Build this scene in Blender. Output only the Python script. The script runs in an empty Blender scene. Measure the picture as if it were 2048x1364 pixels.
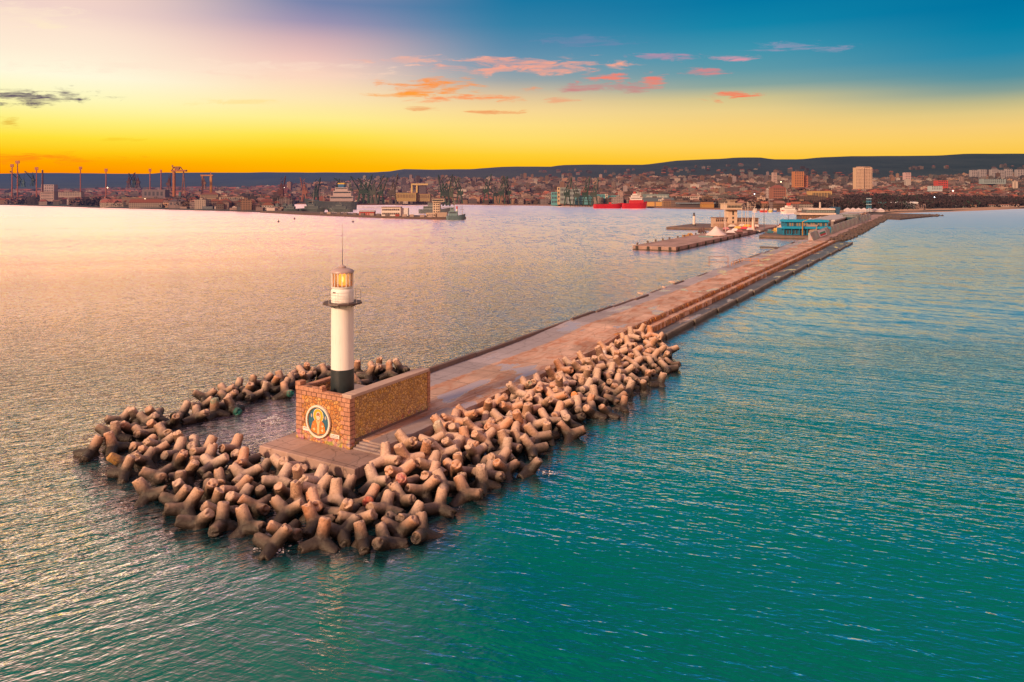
import bpy, bmesh, math, random
from mathutils import Vector, Quaternion, Matrix, noise
random.seed(11)
sc = bpy.context.scene
COL = sc.collection
# ------------------------------------------------------------------ survey
CAM_H = 24.0; FOC = 1450.0; HOR = 388.0          # camera height, focal length (px of a 2048 px frame), horizon row
OX, OY = -14.2382, 63.7207                        # seaward corner of the memorial wall
SU, CU = 0.50171, 0.86503                         # direction of the breakwater
ANG = math.atan2(CU, SU)
def at(px, py, z=0.0):
    Y = FOC*(CAM_H-z)/(py-HOR); return Vector(((px-1024)*Y/FOC, Y, z))
def atY(px, Y, z=0.0): return Vector(((px-1024)*Y/FOC, Y, z))
def zat(py, Y): return CAM_H-(py-HOR)*Y/FOC
def PW(s, t, z=0.0): return Vector((OX+s*SU+t*CU, OY+s*CU-t*SU, z))

# ------------------------------------------------------------------ object helpers
def put(o, parent=None):
    COL.objects.link(o)
    if parent: o.parent = parent
    return o
def tag(o, label=None, cat=None, group=None, kind=None):
    if label: o['label'] = label
    if cat: o['category'] = cat
    if group: o['group'] = group
    if kind: o['kind'] = kind
    return o
def empty(name, loc, rz=0.0):
    o = bpy.data.objects.new(name, None); o.location = loc; o.rotation_euler = (0, 0, rz)
    o.empty_display_size = 0.5
    return put(o)
class MB:
    def __init__(s): s.v = []; s.f = []; s.c = []; s.col = (1, 1, 1)
    def face(s, idx): s.f.append(idx); s.c.append(s.col)
    def box(s, x0, x1, y0, y1, z0, z1, rz=0, c=None, skip_bottom=False):
        b = len(s.v); cx, cy = (c or (0, 0)); ca, sa = math.cos(rz), math.sin(rz)
        for z in (z0, z1):
            for x, y in ((x0, y0), (x1, y0), (x1, y1), (x0, y1)):
                s.v.append((cx+x*ca-y*sa, cy+x*sa+y*ca, z))
        for q in ((0, 3, 2, 1), (4, 5, 6, 7), (0, 1, 5, 4), (1, 2, 6, 5), (2, 3, 7, 6), (3, 0, 4, 7)):
            if skip_bottom and q == (0, 3, 2, 1): continue
            s.face(tuple(b+i for i in q))
        return s
    def poly(s, pts, z0, z1):
        b = len(s.v); n = len(pts)
        s.v += [(p[0], p[1], z0) for p in pts]+[(p[0], p[1], z1) for p in pts]
        s.face(tuple(range(b+n-1, b-1, -1))); s.face(tuple(range(b+n, b+2*n)))
        for i in range(n): s.face((b+i, b+(i+1) % n, b+n+(i+1) % n, b+n+i))
        return s
    def prism(s, pts, y0, y1):              # profile in XZ pushed along Y
        b = len(s.v); n = len(pts)
        s.v += [(p[0], y0, p[1]) for p in pts]+[(p[0], y1, p[1]) for p in pts]
        s.face(tuple(range(b, b+n))); s.face(tuple(range(b+2*n-1, b+n-1, -1)))
        for i in range(n): s.face((b+n+i, b+n+(i+1) % n, b+(i+1) % n, b+i))
        return s
    def tube(s, p, q, r0, r1=None, n=6):
        r1 = r0 if r1 is None else r1
        p, q = Vector(p), Vector(q); rot = (q-p).to_track_quat('Z', 'Y'); b = len(s.v)
        for c, r in ((p, r0), (q, r1)):
            for k in range(n):
                a = k*math.tau/n; s.v.append(tuple(c+rot@Vector((r*math.cos(a), r*math.sin(a), 0))))
        s.face(tuple(range(b+n-1, b-1, -1))); s.face(tuple(range(b+n, b+2*n)))
        for k in range(n): s.face((b+k, b+(k+1) % n, b+n+(k+1) % n, b+n+k))
        return s
    def lathe(s, prof, n=32, c=(0, 0), capb=True, capt=True):
        b = len(s.v)
        for r, z in prof:
            for k in range(n):
                a = k*math.tau/n; s.v.append((c[0]+r*math.cos(a), c[1]+r*math.sin(a), z))
        for i in range(len(prof)-1):
            for k in range(n):
                s.face((b+i*n+k, b+i*n+(k+1) % n, b+(i+1)*n+(k+1) % n, b+(i+1)*n+k))
        if capb: s.face(tuple(range(b+n-1, b-1, -1)))
        if capt: s.face(tuple(range(b+(len(prof)-1)*n, b+len(prof)*n)))
        return s
    def hip(s, x0, x1, y0, y1, z0, h, rz=0, c=None, e=0.4, gable=False):
        b = len(s.v); cx, cy = (c or (0, 0)); ca, sa = math.cos(rz), math.sin(rz)
        x0 -= e; x1 += e; y0 -= e; y1 += e
        k = 0 if gable else min((x1-x0), (y1-y0))*0.45
        if (x1-x0) >= (y1-y0): r = ((x0+k, (y0+y1)/2), (x1-k, (y0+y1)/2)); fs = ((0, 1, 5, 4), (1, 2, 5), (2, 3, 4, 5), (3, 0, 4))
        else: r = (((x0+x1)/2, y0+k), ((x0+x1)/2, y1-k)); fs = ((0, 1, 4), (1, 2, 5, 4), (2, 3, 5), (3, 0, 4, 5))
        for x, y, z in ((x0, y0, z0), (x1, y0, z0), (x1, y1, z0), (x0, y1, z0), (*r[0], z0+h), (*r[1], z0+h)):
            s.v.append((cx+x*ca-y*sa, cy+x*sa+y*ca, z))
        s.face((b+3, b+2, b+1, b))
        for q in fs: s.face(tuple(b+i for i in q))
        return s
    def build(s, name, mat, parent=None, smooth=False, bevel=0):
        me = bpy.data.meshes.new(name); me.from_pydata(s.v, [], s.f)
        at_ = me.color_attributes.new('Col', 'BYTE_COLOR', 'CORNER')
        d = []
        for p in me.polygons:
            c = s.c[p.index]
            for _ in range(p.loop_total): d += [c[0], c[1], c[2], 1.0]
        at_.data.foreach_set('color', d)
        me.materials.append(mat)
        if smooth: me.shade_smooth(); 
        me.update()
        o = bpy.data.objects.new(name, me); put(o, parent)
        if bevel:
            m = o.modifiers.new('bevel', 'BEVEL'); m.width = bevel; m.segments = 2; m.limit_method = 'ANGLE'
        if smooth:
            try: me.set_sharp_from_angle(angle=math.radians(40))
            except Exception: pass
        return o

# ------------------------------------------------------------------ materials
def S(r, g, b):                                    # sRGB 0-255 -> linear
    f = lambda c: (c/255/12.92) if c <= 10 else ((c/255+.055)/1.055)**2.4
    return (f(r), f(g), f(b), 1)
class NT:
    def __init__(s, tree): s.t = tree; s.n = tree.nodes; s.l = tree.links
    def node(s, typ, **k):
        n = s.n.new(typ)
        for a, v in k.items():
            if a.startswith('i_'):
                key = a[2:]; key = int(key) if key.isdigit() else key.replace('_', ' ')
                sock = n.inputs[key]
                if isinstance(v, bpy.types.NodeSocket): s.l.new(v, sock)
                else: sock.default_value = v
            else: setattr(n, a, v)
        return n
    def math(s, op, a, b=None, c=None, clamp=False):
        n = s.n.new('ShaderNodeMath'); n.operation = op; n.use_clamp = clamp
        for i, v in enumerate((a, b, c)):
            if v is None: continue
            if isinstance(v, bpy.types.NodeSocket): s.l.new(v, n.inputs[i])
            else: n.inputs[i].default_value = v
        return n.outputs[0]
    def vmath(s, op, a, b=None):
        n = s.n.new('ShaderNodeVectorMath'); n.operation = op
        for i, v in enumerate((a, b)):
            if v is None: continue
            if isinstance(v, bpy.types.NodeSocket): s.l.new(v, n.inputs[i])
            else: n.inputs[i].default_value = v
        return n.outputs[1] if op in ('LENGTH', 'DOT_PRODUCT', 'DISTANCE') else n.outputs[0]
    def mix(s, f, a, b, blend='MIX'):
        n = s.n.new('ShaderNodeMix'); n.data_type = 'RGBA'; n.blend_type = blend
        for i, v in ((0, f), (6, a), (7, b)):
            if isinstance(v, bpy.types.NodeSocket): s.l.new(v, n.inputs[i])
            else: n.inputs[i].default_value = v
        return n.outputs[2]
    def ramp(s, fac, stops, interp='LINEAR'):
        n = s.n.new('ShaderNodeValToRGB'); n.color_ramp.interpolation = interp
        e = n.color_ramp.elements
        while len(e) < len(stops): e.new(0.5)
        for i, (p, c) in enumerate(stops): e[i].position = p; e[i].color = c
        s.l.new(fac, n.inputs[0]); return n.outputs[0]
    def map(s, v, a, b, c=0.0, d=1.0, smooth=False):
        n = s.n.new('ShaderNodeMapRange'); n.interpolation_type = 'SMOOTHSTEP' if smooth else 'LINEAR'
        s.l.new(v, n.inputs[0])
        for i, x in enumerate((a, b, c, d)): n.inputs[i+1].default_value = x
        return n.outputs[0]
    def noise(s, vec, scale, detail=3, rough=.5, dist=0, out=0):
        n = s.n.new('ShaderNodeTexNoise'); n.inputs['Scale'].default_value = scale
        n.inputs['Detail'].default_value = detail; n.inputs['Roughness'].default_value = rough
        n.inputs['Distortion'].default_value = dist
        s.l.new(vec, n.inputs['Vector']); return n.outputs[out]
    def vor(s, vec, scale, feature='F1', rand=1.0):
        n = s.n.new('ShaderNodeTexVoronoi'); n.feature = feature; n.inputs['Scale'].default_value = scale
        n.inputs['Randomness'].default_value = rand
        s.l.new(vec, n.inputs['Vector']); return n
def newmat(name):
    m = bpy.data.materials.new(name); m.use_nodes = True; nt = NT(m.node_tree)
    return m, nt, m.node_tree.nodes['Principled BSDF'], m.node_tree.nodes['Material Output']
def bumped(nt, b, h, strength=.5, dist=.05):
    n = nt.node('ShaderNodeBump', i_Strength=strength, i_Distance=dist, i_Height=h)
    nt.l.new(n.outputs[0], b.inputs['Normal']); return n
def g3(v): return (v, v, v, 1)

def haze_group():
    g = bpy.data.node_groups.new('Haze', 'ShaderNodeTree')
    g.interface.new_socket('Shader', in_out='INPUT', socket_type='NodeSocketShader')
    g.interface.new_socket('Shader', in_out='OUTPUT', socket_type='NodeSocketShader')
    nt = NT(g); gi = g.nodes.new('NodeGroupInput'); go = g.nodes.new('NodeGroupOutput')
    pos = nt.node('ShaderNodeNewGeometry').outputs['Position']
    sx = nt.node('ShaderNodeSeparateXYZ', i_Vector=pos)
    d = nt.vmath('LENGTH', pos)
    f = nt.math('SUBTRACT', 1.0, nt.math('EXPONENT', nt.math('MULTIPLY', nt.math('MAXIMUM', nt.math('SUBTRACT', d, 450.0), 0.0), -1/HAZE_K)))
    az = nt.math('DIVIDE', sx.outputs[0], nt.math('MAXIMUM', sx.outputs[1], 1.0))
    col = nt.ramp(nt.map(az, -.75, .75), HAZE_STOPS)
    em = nt.node('ShaderNodeEmission', i_Color=col)  # distance haze put into each far material as a coloured glow
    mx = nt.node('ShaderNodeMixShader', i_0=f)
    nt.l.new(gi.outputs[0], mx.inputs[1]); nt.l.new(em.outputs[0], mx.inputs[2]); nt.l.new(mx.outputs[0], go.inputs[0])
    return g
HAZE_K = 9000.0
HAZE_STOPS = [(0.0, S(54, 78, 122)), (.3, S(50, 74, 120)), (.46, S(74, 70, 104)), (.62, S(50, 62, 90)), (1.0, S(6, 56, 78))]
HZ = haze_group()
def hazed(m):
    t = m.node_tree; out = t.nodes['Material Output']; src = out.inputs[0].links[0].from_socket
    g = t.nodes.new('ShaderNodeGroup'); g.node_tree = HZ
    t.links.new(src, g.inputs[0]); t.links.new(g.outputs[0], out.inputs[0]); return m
_mc = {}
def plain(col, rough=.7, metal=0.0, var=.25, scale=.6, far=True, emit=None):
    key = (tuple(col), rough, metal, var, scale, far, emit)
    if key in _mc: return _mc[key]
    m, nt, b, o = newmat('paint'); tc = nt.node('ShaderNodeTexCoord')
    n = nt.noise(tc.outputs['Object'], scale, 4, .6)
    dark = tuple(c*(1-var) for c in col[:3])+(1,); lite = tuple(min(1, c*(1+var*.6)) for c in col[:3])+(1,)
    nt.l.new(nt.mix(n, dark, lite), b.inputs['Base Color'])
    b.inputs['Roughness'].default_value = rough; b.inputs['Metallic'].default_value = metal
    if emit:
        b.inputs['Emission Color'].default_value = (*col[:3], 1); b.inputs['Emission Strength'].default_value = emit
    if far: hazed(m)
    _mc[key] = m; return m
# ------------------------------------------------------------------ camera
cam = bpy.data.cameras.new('camera'); co = bpy.data.objects.new('camera', cam); COL.objects.link(co)
co.location = (0, 0, CAM_H); co.rotation_euler = (math.radians(90), 0, 0)
cam.sensor_width = 36; cam.lens = 36*FOC/2048; cam.shift_y = -(682-HOR)/2048
cam.clip_start = .5; cam.clip_end = 40000
sc.camera = co
sc.view_settings.view_transform = 'Standard'; sc.view_settings.look = 'None'
sc.view_settings.exposure = 0; sc.view_settings.gamma = 1
sc.cycles.max_bounces = 5; sc.cycles.diffuse_bounces = 3; sc.cycles.glossy_bounces = 3
sc.cycles.use_denoising = True
sc.cycles.caustics_reflective = False; sc.cycles.caustics_refractive = False

# ------------------------------------------------------------------ sky
SUN_AZ = math.radians(-138); SUN_EL = math.radians(24)
w = bpy.data.worlds.new('World'); sc.world = w; w.use_nodes = True
w.cycles.sampling_method = 'MANUAL'; w.cycles.sample_map_resolution = 512
nt = NT(w.node_tree); bg = w.node_tree.nodes['Background']
d = nt.node('ShaderNodeTexCoord').outputs['Generated']
sp = nt.node('ShaderNodeSeparateXYZ', i_Vector=d); X, Yd, Z = sp.outputs
hyp = nt.math('SQRT', nt.math('ADD', nt.math('MULTIPLY', X, X), nt.math('MULTIPLY', Yd, Yd)))
el = nt.math('DIVIDE', nt.math('MAXIMUM', Z, 0.0), nt.math('MAXIMUM', hyp, .001))
az = nt.math('ARCTAN2', X, Yd)
def column(hy, pts, tail):
    st = [((HOR-py)/hy/.6, S(*c)) for py, c in pts]+[(e/.6, S(*c)) for e, c in tail]
    return nt.ramp(nt.math('DIVIDE', el, .6), sorted(st, key=lambda a: a[0]))
cA = column(1775, [(350, (255, 140, 0)), (320, (255, 168, 0)), (300, (255, 200, 20)), (270, (255, 226, 60)), (235, (255, 240, 125)), (190, (255, 248, 185)), (140, (255, 250, 220)), (90, (255, 236, 212)), (45, (253, 228, 208)), (0, (242, 212, 202))],
            [(.33, (255, 212, 186)), (.6, (250, 196, 172))])
cB = column(1517, [(348, (255, 170, 0)), (325, (255, 185, 2)), (300, (255, 205, 20)), (270, (255, 228, 75)), (235, (255, 238, 145)), (195, (255, 230, 178)), (150, (253, 216, 192)), (115, (240, 198, 188)), (75, (210, 176, 182)), (40, (158, 148, 178)), (0, (118, 132, 172))],
            [(.34, (190, 160, 170)), (.6, (214, 172, 168))])
cC = column(1450, [(335, (255, 190, 15)), (310, (255, 208, 50)), (280, (255, 222, 105)), (250, (255, 224, 132)), (220, (248, 215, 150)), (190, (222, 196, 158)), (160, (158, 166, 168)), (130, (118, 152, 174)), (95, (92, 140, 172)), (50, (54, 130, 168)), (0, (28, 120, 163))],
            [(.36, (16, 104, 152)), (.6, (24, 92, 138))])
cD = column(1526, [(322, (255, 196, 50)), (290, (255, 210, 96)), (250, (250, 210, 122)), (220, (236, 208, 138)), (195, (210, 196, 142)), (170, (138, 166, 158)), (140, (98, 155, 168)), (95, (62, 148, 174)), (50, (18, 134, 170)), (0, (4, 121, 164))],
            [(.36, (30, 124, 154)), (.6, (50, 120, 136))])
cE = column(1775, [(312, (253, 198, 66)), (280, (252, 206, 98)), (250, (246, 206, 120)), (222, (224, 200, 132)), (200, (190, 184, 138)), (178, (134, 160, 150)), (150, (82, 145, 160)), (100, (32, 136, 170)), (50, (4, 127, 166)), (0, (0, 117, 161))],
            [(.36, (30, 124, 154)), (.6, (50, 120, 136))])
cF = nt.ramp(nt.math('DIVIDE', el, .9), [(0, S(255, 204, 160)), (.2, S(252, 188, 150)), (.45, S(222, 166, 158)), (1, S(140, 132, 166))])
R = math.radians
c1 = nt.mix(nt.map(az, R(-32), R(-14), 0, 1, True), cA, cB)
c1 = nt.mix(nt.map(az, R(-17), R(1), 0, 1, True), c1, cC)
c1 = nt.mix(nt.map(az, R(-3), R(19), 0, 1, True), c1, cD)
c1 = nt.mix(nt.map(az, R(16), R(35), 0, 1, True), c1, cE)
# clouds: soft wisps set by direction
uu = nt.math('DIVIDE', X, nt.math('MAXIMUM', Yd, .05)); vv = nt.math('DIVIDE', Z, nt.math('MAXIMUM', Yd, .05))
p2 = nt.node('ShaderNodeCombineXYZ', i_0=uu, i_1=vv).outputs[0]
st = nt.vmath('MULTIPLY', p2, (1.0, 4.0, 1.0))
nz = nt.noise(nt.vmath('MULTIPLY', p2, (1.0, 5.5, 1.0)), 19, 7, .66, .5); nz2 = nt.noise(nt.vmath('MULTIPLY', p2, (1.0, 9.0, 1.0)), 22, 4, .6)
nw = nt.noise(st, 5, 4, .6, 0, 1)
pw = nt.vmath('ADD', p2, nt.vmath('MULTIPLY', nt.vmath('SUBTRACT', nw, (.5, .5, .5)), (.05, .010, 0)))
CL = [(1050, 133, 165, 13, (252, 168, 142), .95), (820, 119, 95, 6, (246, 180, 158), .8), (862, 172, 82, 15, (255, 150, 66), 1.0), (940, 198, 112, 7, (255, 148, 88), .95),
      (812, 190, 62, 5, (255, 160, 60), .9), (985, 225, 62, 4, (240, 150, 90), .8), (1212, 155, 46, 8, (248, 130, 108), 1.0), (1225, 173, 84, 8, (205, 128, 130), .85),
      (1308, 160, 26, 12, (252, 122, 98), 1.0), (1417, 141, 38, 8, (228, 130, 130), .9), (1466, 189, 46, 8, (252, 116, 82), 1.0), (1325, 111, 56, 6, (196, 142, 168), .8),
      (1472, 113, 34, 6, (226, 152, 168), .9), (1595, 93, 82, 9, (158, 152, 182), .75), (1150, 83, 110, 10, (116, 136, 174), .6), (1065, 176, 26, 5, (250, 150, 95), .9),
      (845, 219, 34, 4, (238, 160, 100), .8), (30, 193, 130, 12, (84, 66, 96), 1.0), (40, 317, 150, 9, (255, 138, 20), .8), (14, 244, 18, 9, (226, 176, 60), .8), (1120, 200, 34, 4, (244, 150, 110), .8),
      (360, 132, 330, 12, (255, 228, 205), .5), (620, 148, 160, 8, (252, 214, 190), .5), (470, 204, 90, 5, (255, 222, 140), .6), (60, 30, 90, 22, (255, 232, 205), .6), (100, 52, 40, 8, (255, 236, 200), .6), (265, 281, 44, 3, (250, 200, 40), .6)]
for px, py, rx, ry, c, a in CL:
    q = nt.vmath('MULTIPLY', nt.vmath('SUBTRACT', pw, ((px-1024)/FOC, (HOR-py)/FOC, 0)), (FOC/rx/1.25, FOC/ry/1.35, 0))
    r = nt.math('ADD', nt.vmath('LENGTH', q), nt.math('MULTIPLY', nt.math('SUBTRACT', nz, .5), 4.6))
    m = nt.math('MULTIPLY', nt.map(r, 1.0, .1, 0, a, True), nt.map(nz2, .3, .6, .35, 1))
    m = nt.math('MULTIPLY', m, nt.map(Yd, .2, .4))
    c1 = nt.mix(m, c1, S(*c))
# turn towards the sky behind the camera
aabs = nt.math('ABSOLUTE', az)
right = nt.map(az, 0, .01)
cF = nt.mix(1.0, cF, nt.mix(nt.map(az, 0, R(60), 0, 1), g3(.98), (1.5, 1.38, 1.22, 1)), 'MULTIPLY')  # unseen sky behind brightened on the right, to fill walls facing it
back = nt.mix(right, nt.mix(nt.map(aabs, R(100), R(170), 0, 1, True), nt.mix(.5, cA, S(255, 214, 184)), cF), cF)
c1 = nt.mix(nt.map(aabs, R(38), R(120), 0, 1, True), c1, back)
# overhead: physical sky
sky = nt.node('ShaderNodeTexSky', sky_type='NISHITA', sun_disc=False, sun_elevation=SUN_EL, sun_rotation=SUN_AZ, altitude=20, air_density=1.2, dust_density=1.5)
over = nt.mix(1.0, sky.outputs[0], g3(.11), 'MULTIPLY')
over = nt.mix(.7, over, S(205, 168, 176))
c1 = nt.mix(nt.map(el, .6, 1.6, 0, 1, True), c1, over)
nt.l.new(c1, bg.inputs[0]); bg.inputs[1].default_value = 1.0

sun = bpy.data.lights.new('sun', 'SUN'); so = bpy.data.objects.new('sun', sun); COL.objects.link(so)
sun.energy = 4.9; sun.angle = math.radians(6); sun.color = (1.0, .64, .38)
sdir = Vector((math.sin(SUN_AZ)*math.cos(SUN_EL), math.cos(SUN_AZ)*math.cos(SUN_EL), math.sin(SUN_EL)))
so.rotation_euler = sdir.to_track_quat('Z', 'Y').to_euler()
so.location = (-50, -20, 60)

# ------------------------------------------------------------------ water
def water_mat():
    m, nt, b, o = newmat('sea_water')
    pos = nt.node('ShaderNodeNewGeometry').outputs['Position']
    def rotscale(ang, sx, sy):
        mp = nt.node('ShaderNodeMapping', vector_type='TEXTURE', i_Vector=pos); mp.inputs['Rotation'].default_value = (0, 0, ang); mp.inputs['Scale'].default_value = (sx, sy, 1)
        return mp.outputs[0]
    s = nt.node('ShaderNodeSeparateXYZ', i_Vector=pos)
    t = nt.math('SUBTRACT', nt.math('MULTIPLY', nt.math('SUBTRACT', s.outputs[0], OX), CU), nt.math('MULTIPLY', nt.math('SUBTRACT', s.outputs[1], OY), SU))
    side = nt.map(t, -12, 24, 0, 1, True)
    def ridged(v, sc_, det=2, dist=.4):
        n = nt.noise(v, sc_, det, .5, dist)
        return nt.math('SUBTRACT', 1.0, nt.math('ABSOLUTE', nt.math('MULTIPLY', nt.math('SUBTRACT', n, .5), 4.0)))
    L1 = nt.noise(rotscale(R(36), 2.3, .85), 1.0, 3, .55, .5); L2 = nt.noise(rotscale(R(28), .8, .34), 1.0, 2, .5, .3)
    R1 = nt.noise(rotscale(R(-24), 3.4, 1.1), 1.0, 3, .5, .4); R2 = nt.noise(rotscale(R(-14), 1.1, .38), 1.0, 2, .5, .3)
    fine = nt.noise(rotscale(R(10), .5, .24), 1.0, 2, .5)
    big = nt.noise(rotscale(R(-30), 26, 9), 1.0, 2, .5)
    patch = nt.noise(rotscale(R(-8), 150, 42), 1.0, 3, .55)
    gust = nt.noise(rotscale(R(12), 420, 60), 1.0, 3, .6)
    ampR = nt.math('MULTIPLY', nt.map(patch, .35, .65, .35, 1.25), nt.map(s.outputs[1], 90, 350, 1.0, .45))
    ampL = nt.map(gust, .3, .7, .75, 1.15)
    hL = nt.math('MULTIPLY', nt.math('ADD', nt.math('MULTIPLY', L1, .95), nt.math('MULTIPLY', L2, .27)), ampL)
    hR = nt.math('MULTIPLY', nt.math('ADD', nt.math('MULTIPLY', R1, .50), nt.math('MULTIPLY', R2, .25)), ampR)
    h = nt.math('ADD', nt.math('MULTIPLY', hL, nt.math('SUBTRACT', 1.0, side)), nt.math('MULTIPLY', hR, side))
    yy0 = nt.math('DIVIDE', s.outputs[1], 1000.0)
    h = nt.math('MULTIPLY', h, nt.mix(side, nt.map(s.outputs[1], 120, 500, 1.0, .5), nt.ramp(yy0, [(.045, g3(.66)), (.08, g3(.95)), (.13, g3(.36)), (.3, g3(.25))])))
    h = nt.math('ADD', h, nt.math('MULTIPLY', fine, .035)); h = nt.math('ADD', h, nt.math('MULTIPLY', big, .9))
    bp = nt.node('ShaderNodeBump', i_Strength=1.0, i_Distance=1.0, i_Height=h)
    # small waves whose slopes are given directly, so they keep their effect far away
    yy = nt.math('DIVIDE', s.outputs[1], 1000.0)
    sideW = nt.math('MULTIPLY', nt.mix(side, g3(1), g3(.36)), nt.mix(side, g3(1), nt.map(patch, .35, .65, .5, 1.25)))
    def slope(vec, st_, amt):
        pn = nt.noise(vec, 1.0, 2, .6, .2, 1)
        v_ = nt.vmath('MULTIPLY', nt.vmath('SUBTRACT', pn, (.5, .5, .5)), (.8, 1.2, 0.0))
        k_ = nt.math('MULTIPLY', nt.math('MULTIPLY', nt.ramp(yy, [(p, g3(v)) for p, v in st_]), amt), sideW)
        n_ = nt.node('ShaderNodeVectorMath', operation='SCALE'); nt.l.new(v_, n_.inputs[0]); nt.l.new(k_, n_.inputs['Scale']); return n_.outputs[0]
    s1 = slope(rotscale(R(20), 1.2, .7), [(.05, .3), (.12, .8), (.3, 1)], .45)
    s2 = slope(rotscale(R(6), 1.7, 3.2), [(.06, .0), (.13, 1), (.3, 1), (.6, .5)], 1.15)
    s3 = slope(rotscale(R(3), 5, 13), [(.15, 0), (.35, 1), (1, .7)], .95)
    s4 = slope(rotscale(R(2), 16, 60), [(.4, 0), (.9, 1)], .6)
    nrm = nt.vmath('NORMALIZE', nt.vmath('ADD', nt.vmath('ADD', nt.vmath('ADD', bp.outputs[0], s1), nt.vmath('ADD', s2, s3)), s4))
    deep = nt.noise(rotscale(0, 60, 40), 1.0, 2, .5)
    body = nt.mix(deep, nt.mix(side, (0.0, .095, .105, 1), (0.0, .106, .086, 1)), nt.mix(side, (0.0, .155, .150, 1), (0.0, .165, .138, 1)))
    body = nt.mix(nt.map(s.outputs[1], 60, 300), body, nt.mix(side, (.17, .13, .125, 1), (.01, .17, .23, 1)))  # far left body warmed to pink, standing in for haze-scattered light
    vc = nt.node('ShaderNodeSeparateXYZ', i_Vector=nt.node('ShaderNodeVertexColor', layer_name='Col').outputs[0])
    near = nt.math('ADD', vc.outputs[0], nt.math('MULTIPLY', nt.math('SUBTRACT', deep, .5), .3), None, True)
    body = nt.mix(nt.map(near, .05, .75, 0, .93, True), body, (.006, .022, .034, 1))  # dark reflection painted into the water round the pile, with dark shallow rock
    body = nt.mix(nt.math('MULTIPLY', vc.outputs[2], nt.map(nt.noise(pos, .8, 4, .65), .3, .7, .25, .95)), body, (.30, .22, .29, 1))  # lagoon tinted lavender: sky reflection put into the body colour
    fo = nt.noise(pos, .9, 5, .72, .8); fo2 = nt.noise(pos, .17, 2, .5)
    fm = nt.math('MULTIPLY', nt.math('MULTIPLY', nt.map(fo, .60, .68, 0, 1), nt.map(vc.outputs[1], .15, .8, 0, 1)), nt.map(fo2, .50, .60, 0, .85))
    body = nt.mix(fm, body, (.62, .56, .60, 1))
    df = nt.node('ShaderNodeBsdfDiffuse', i_Color=body); gl = nt.node('ShaderNodeBsdfGlossy'); nt.l.new(nt.mix(side, (1.8, 1.46, 1.44, 1), (1.16, 1.16, 1.22, 1)), gl.inputs['Color'])  # reflection tint boosted past full white, brightening the mirrored sky, strongest left
    rl = nt.ramp(nt.math('DIVIDE', s.outputs[1], 1500.0), [(.03, g3(.07)), (.08, g3(.11)), (.2, g3(.20)), (1, g3(.38))])
    rr = nt.ramp(nt.math('DIVIDE', s.outputs[1], 1500.0), [(.03, g3(.08)), (.08, g3(.14)), (.2, g3(.18)), (.4, g3(.32)), (1, g3(.55))])
    nt.l.new(nt.mix(side, rl, rr), gl.inputs['Roughness'])
    lw = nt.node('ShaderNodeLayerWeight', i_Blend=.5)
    up = nt.node('ShaderNodeCombineXYZ', i_2=nt.mix(side, nt.ramp(yy, [(.05, g3(1.7)), (.12, g3(.8)), (.25, g3(.25))]), nt.ramp(yy, [(.05, g3(2.0)), (.12, g3(1.6)), (.4, g3(.8))]))).outputs[0]
    nt.l.new(nt.vmath('NORMALIZE', nt.vmath('ADD', nrm, up)), gl.inputs['Normal']); nt.l.new(nrm, df.inputs['Normal'])
    nt.l.new(nt.vmath('NORMALIZE', nt.vmath('ADD', nrm, nt.node('ShaderNodeCombineXYZ', i_2=nt.ramp(yy, [(.06, g3(0)), (.2, g3(.45))])).outputs[0])), lw.inputs['Normal'])
    fr = nt.math('ADD', nt.math('MULTIPLY', nt.math('POWER', lw.outputs['Facing'], nt.math('MULTIPLY', nt.mix(side, g3(3.9), g3(4.1)), nt.ramp(nt.math('DIVIDE', s.outputs[1], 1000.0), [(.04, g3(1.0)), (.07, g3(.8)), (.14, g3(.45)), (1, g3(.40))]))), 1.12), .004, None, True)
    mx = nt.node('ShaderNodeMixShader', i_0=fr); nt.l.new(df.outputs[0], mx.inputs[1]); nt.l.new(gl.outputs[0], mx.inputs[2])
    nt.l.new(mx.outputs[0], o.inputs[0])
    return m
WATER = water_mat()
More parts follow.
